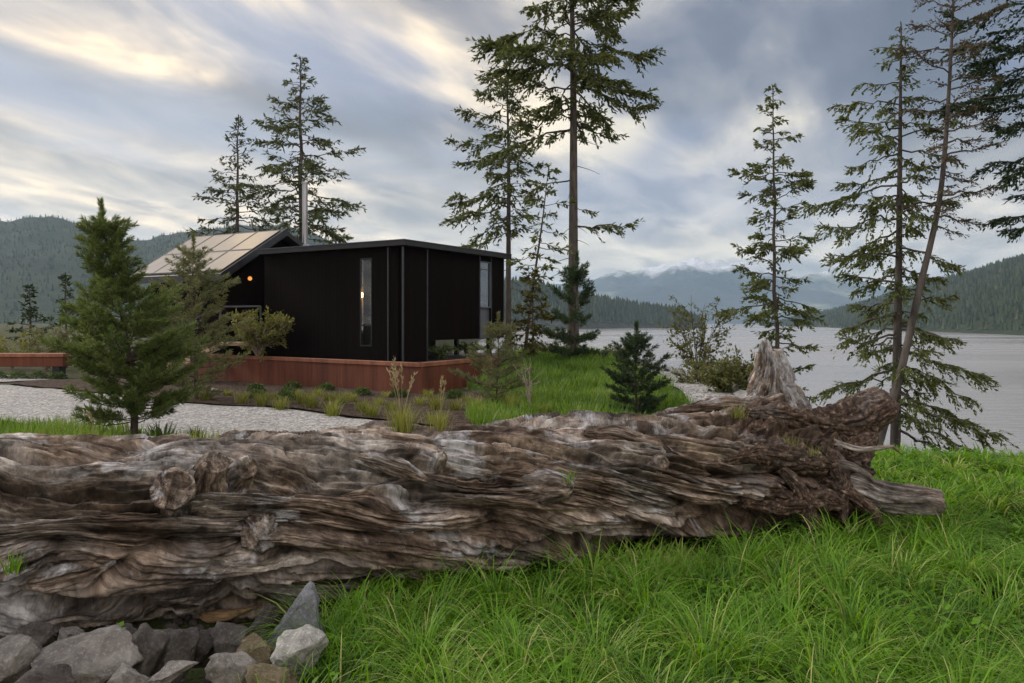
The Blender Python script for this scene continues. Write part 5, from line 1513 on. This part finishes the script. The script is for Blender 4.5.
world = bpy.data.worlds.new('World'); scene.world = world; world.use_nodes = True
nt = world.node_tree; nt.nodes.clear()
out = N(nt, 'ShaderNodeOutputWorld'); bg = N(nt, 'ShaderNodeBackground'); bg.inputs['Strength'].default_value = .10
sky = N(nt, 'ShaderNodeTexSky', sky_type='NISHITA', sun_disc=False, sun_elevation=SUN_EL, sun_rotation=SUN_AZ)
sky.air_density = 1.3; sky.dust_density = 1.2
tc = N(nt, 'ShaderNodeTexCoord').outputs['Generated']
sx = N(nt, 'ShaderNodeSeparateXYZ'); nt.links.new(tc, sx.inputs[0])
zc = math_(nt, 'ADD', math_(nt, 'MAXIMUM', sx.outputs['Z'], 0.0), .15)
WR = R(22)       # wind direction: the cloud streaks run away from the viewer and to the right
rx = math_(nt, 'SUBTRACT', math_(nt, 'MULTIPLY', sx.outputs['X'], math.cos(WR)), math_(nt, 'MULTIPLY', sx.outputs['Y'], math.sin(WR)))
ry = math_(nt, 'ADD', math_(nt, 'MULTIPLY', sx.outputs['X'], math.sin(WR)), math_(nt, 'MULTIPLY', sx.outputs['Y'], math.cos(WR)))
cx_ = math_(nt, 'DIVIDE', rx, zc); cy_ = math_(nt, 'DIVIDE', ry, zc)
def cvec(ax, ay, off):
    c = N(nt, 'ShaderNodeCombineXYZ')
    nt.links.new(math_(nt, 'MULTIPLY_ADD', cx_, ax, off), c.inputs[0]); nt.links.new(math_(nt, 'MULTIPLY_ADD', cy_, ay, off*.7), c.inputs[1]); c.inputs[2].default_value = off
    return c.outputs[0]
n1 = noise(nt, cvec(1.35, .62, 2.2), 1.0, 6, .50, .5)
n2 = noise(nt, cvec(.95, .50, 14.4), 1.0, 3, .5, .4)
n3 = noise(nt, cvec(3.3, 1.9, 21.0), 1.0, 6, .55, .5)
dens = math_(nt, 'ADD', math_(nt, 'MULTIPLY', n1, .76), math_(nt, 'MULTIPLY', n3, .24))
K = 5.0
cloud = ramp(nt, dens, [(.40, (.115,.128,.175)), (.465, (.180,.193,.250)), (.512, (.310,.308,.345)), (.55, (.54,.51,.49)), (.60, (1.06,.94,.74))])
blue = mixc(nt, n3, (.14,.19,.37), (.31,.37,.56))
gapm = ramp(nt, n2, [(.50, 0), (.60, .8)])
cloud = mixc(nt, gapm, cloud, blue)
# warm glow low towards the hidden sun at the left
gl = N(nt, 'ShaderNodeVectorMath', operation='DOT_PRODUCT'); nt.links.new(tc, gl.inputs[0]); gl.inputs[1].default_value = Vector((-.60, .78, .20)).normalized()
glow = ramp(nt, gl.outputs['Value'], [(.74, 0), (.96, .85), (1.0, 1)])
cloud = mixc(nt, math_(nt, 'MULTIPLY', glow, .70), cloud, mixc(nt, 1.0, cloud, (2.8,2.25,1.45), 'MULTIPLY'))
# pale band above the horizon
hb = ramp(nt, sx.outputs['Z'], [(.0, .85), (.09, .66), (.25, 0)])
cloud = mixc(nt, hb, cloud, mixc(nt, ramp(nt, n3, [(.35, 0), (.65, 1)]), (.46,.455,.49), (1.22,1.09,.93)))
# overcast brightens overhead; extra gain there and behind the viewer is added to lift the foreground
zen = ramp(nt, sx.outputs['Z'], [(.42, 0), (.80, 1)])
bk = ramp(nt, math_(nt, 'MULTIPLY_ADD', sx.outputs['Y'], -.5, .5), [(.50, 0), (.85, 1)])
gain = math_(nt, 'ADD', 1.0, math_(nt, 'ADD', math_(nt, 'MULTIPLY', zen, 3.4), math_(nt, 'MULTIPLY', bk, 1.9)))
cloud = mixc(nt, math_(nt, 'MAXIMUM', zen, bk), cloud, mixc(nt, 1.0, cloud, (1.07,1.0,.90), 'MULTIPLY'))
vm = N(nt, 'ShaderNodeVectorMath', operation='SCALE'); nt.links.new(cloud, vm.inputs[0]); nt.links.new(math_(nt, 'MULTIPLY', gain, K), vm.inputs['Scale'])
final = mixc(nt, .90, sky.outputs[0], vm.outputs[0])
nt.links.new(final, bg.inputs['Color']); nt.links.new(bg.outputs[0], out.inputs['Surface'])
world.cycles.sampling_method = 'MANUAL'; world.cycles.sample_map_resolution = 512

# ------------------------------------------------------------------ render settings
scene.render.engine = 'CYCLES'
c = scene.cycles
c.max_bounces = 6; c.diffuse_bounces = 3; c.glossy_bounces = 3; c.transmission_bounces = 4; c.transparent_max_bounces = 12; c.volume_bounces = 0
c.caustics_reflective = False; c.caustics_refractive = False
c.use_denoising = True
c.sample_clamp_indirect = 6
scene.view_settings.view_transform = 'Standard'
scene.view_settings.look = 'None'
scene.view_settings.exposure = 1.0
scene.view_settings.gamma = 1.0
scene.view_settings.use_curve_mapping = False
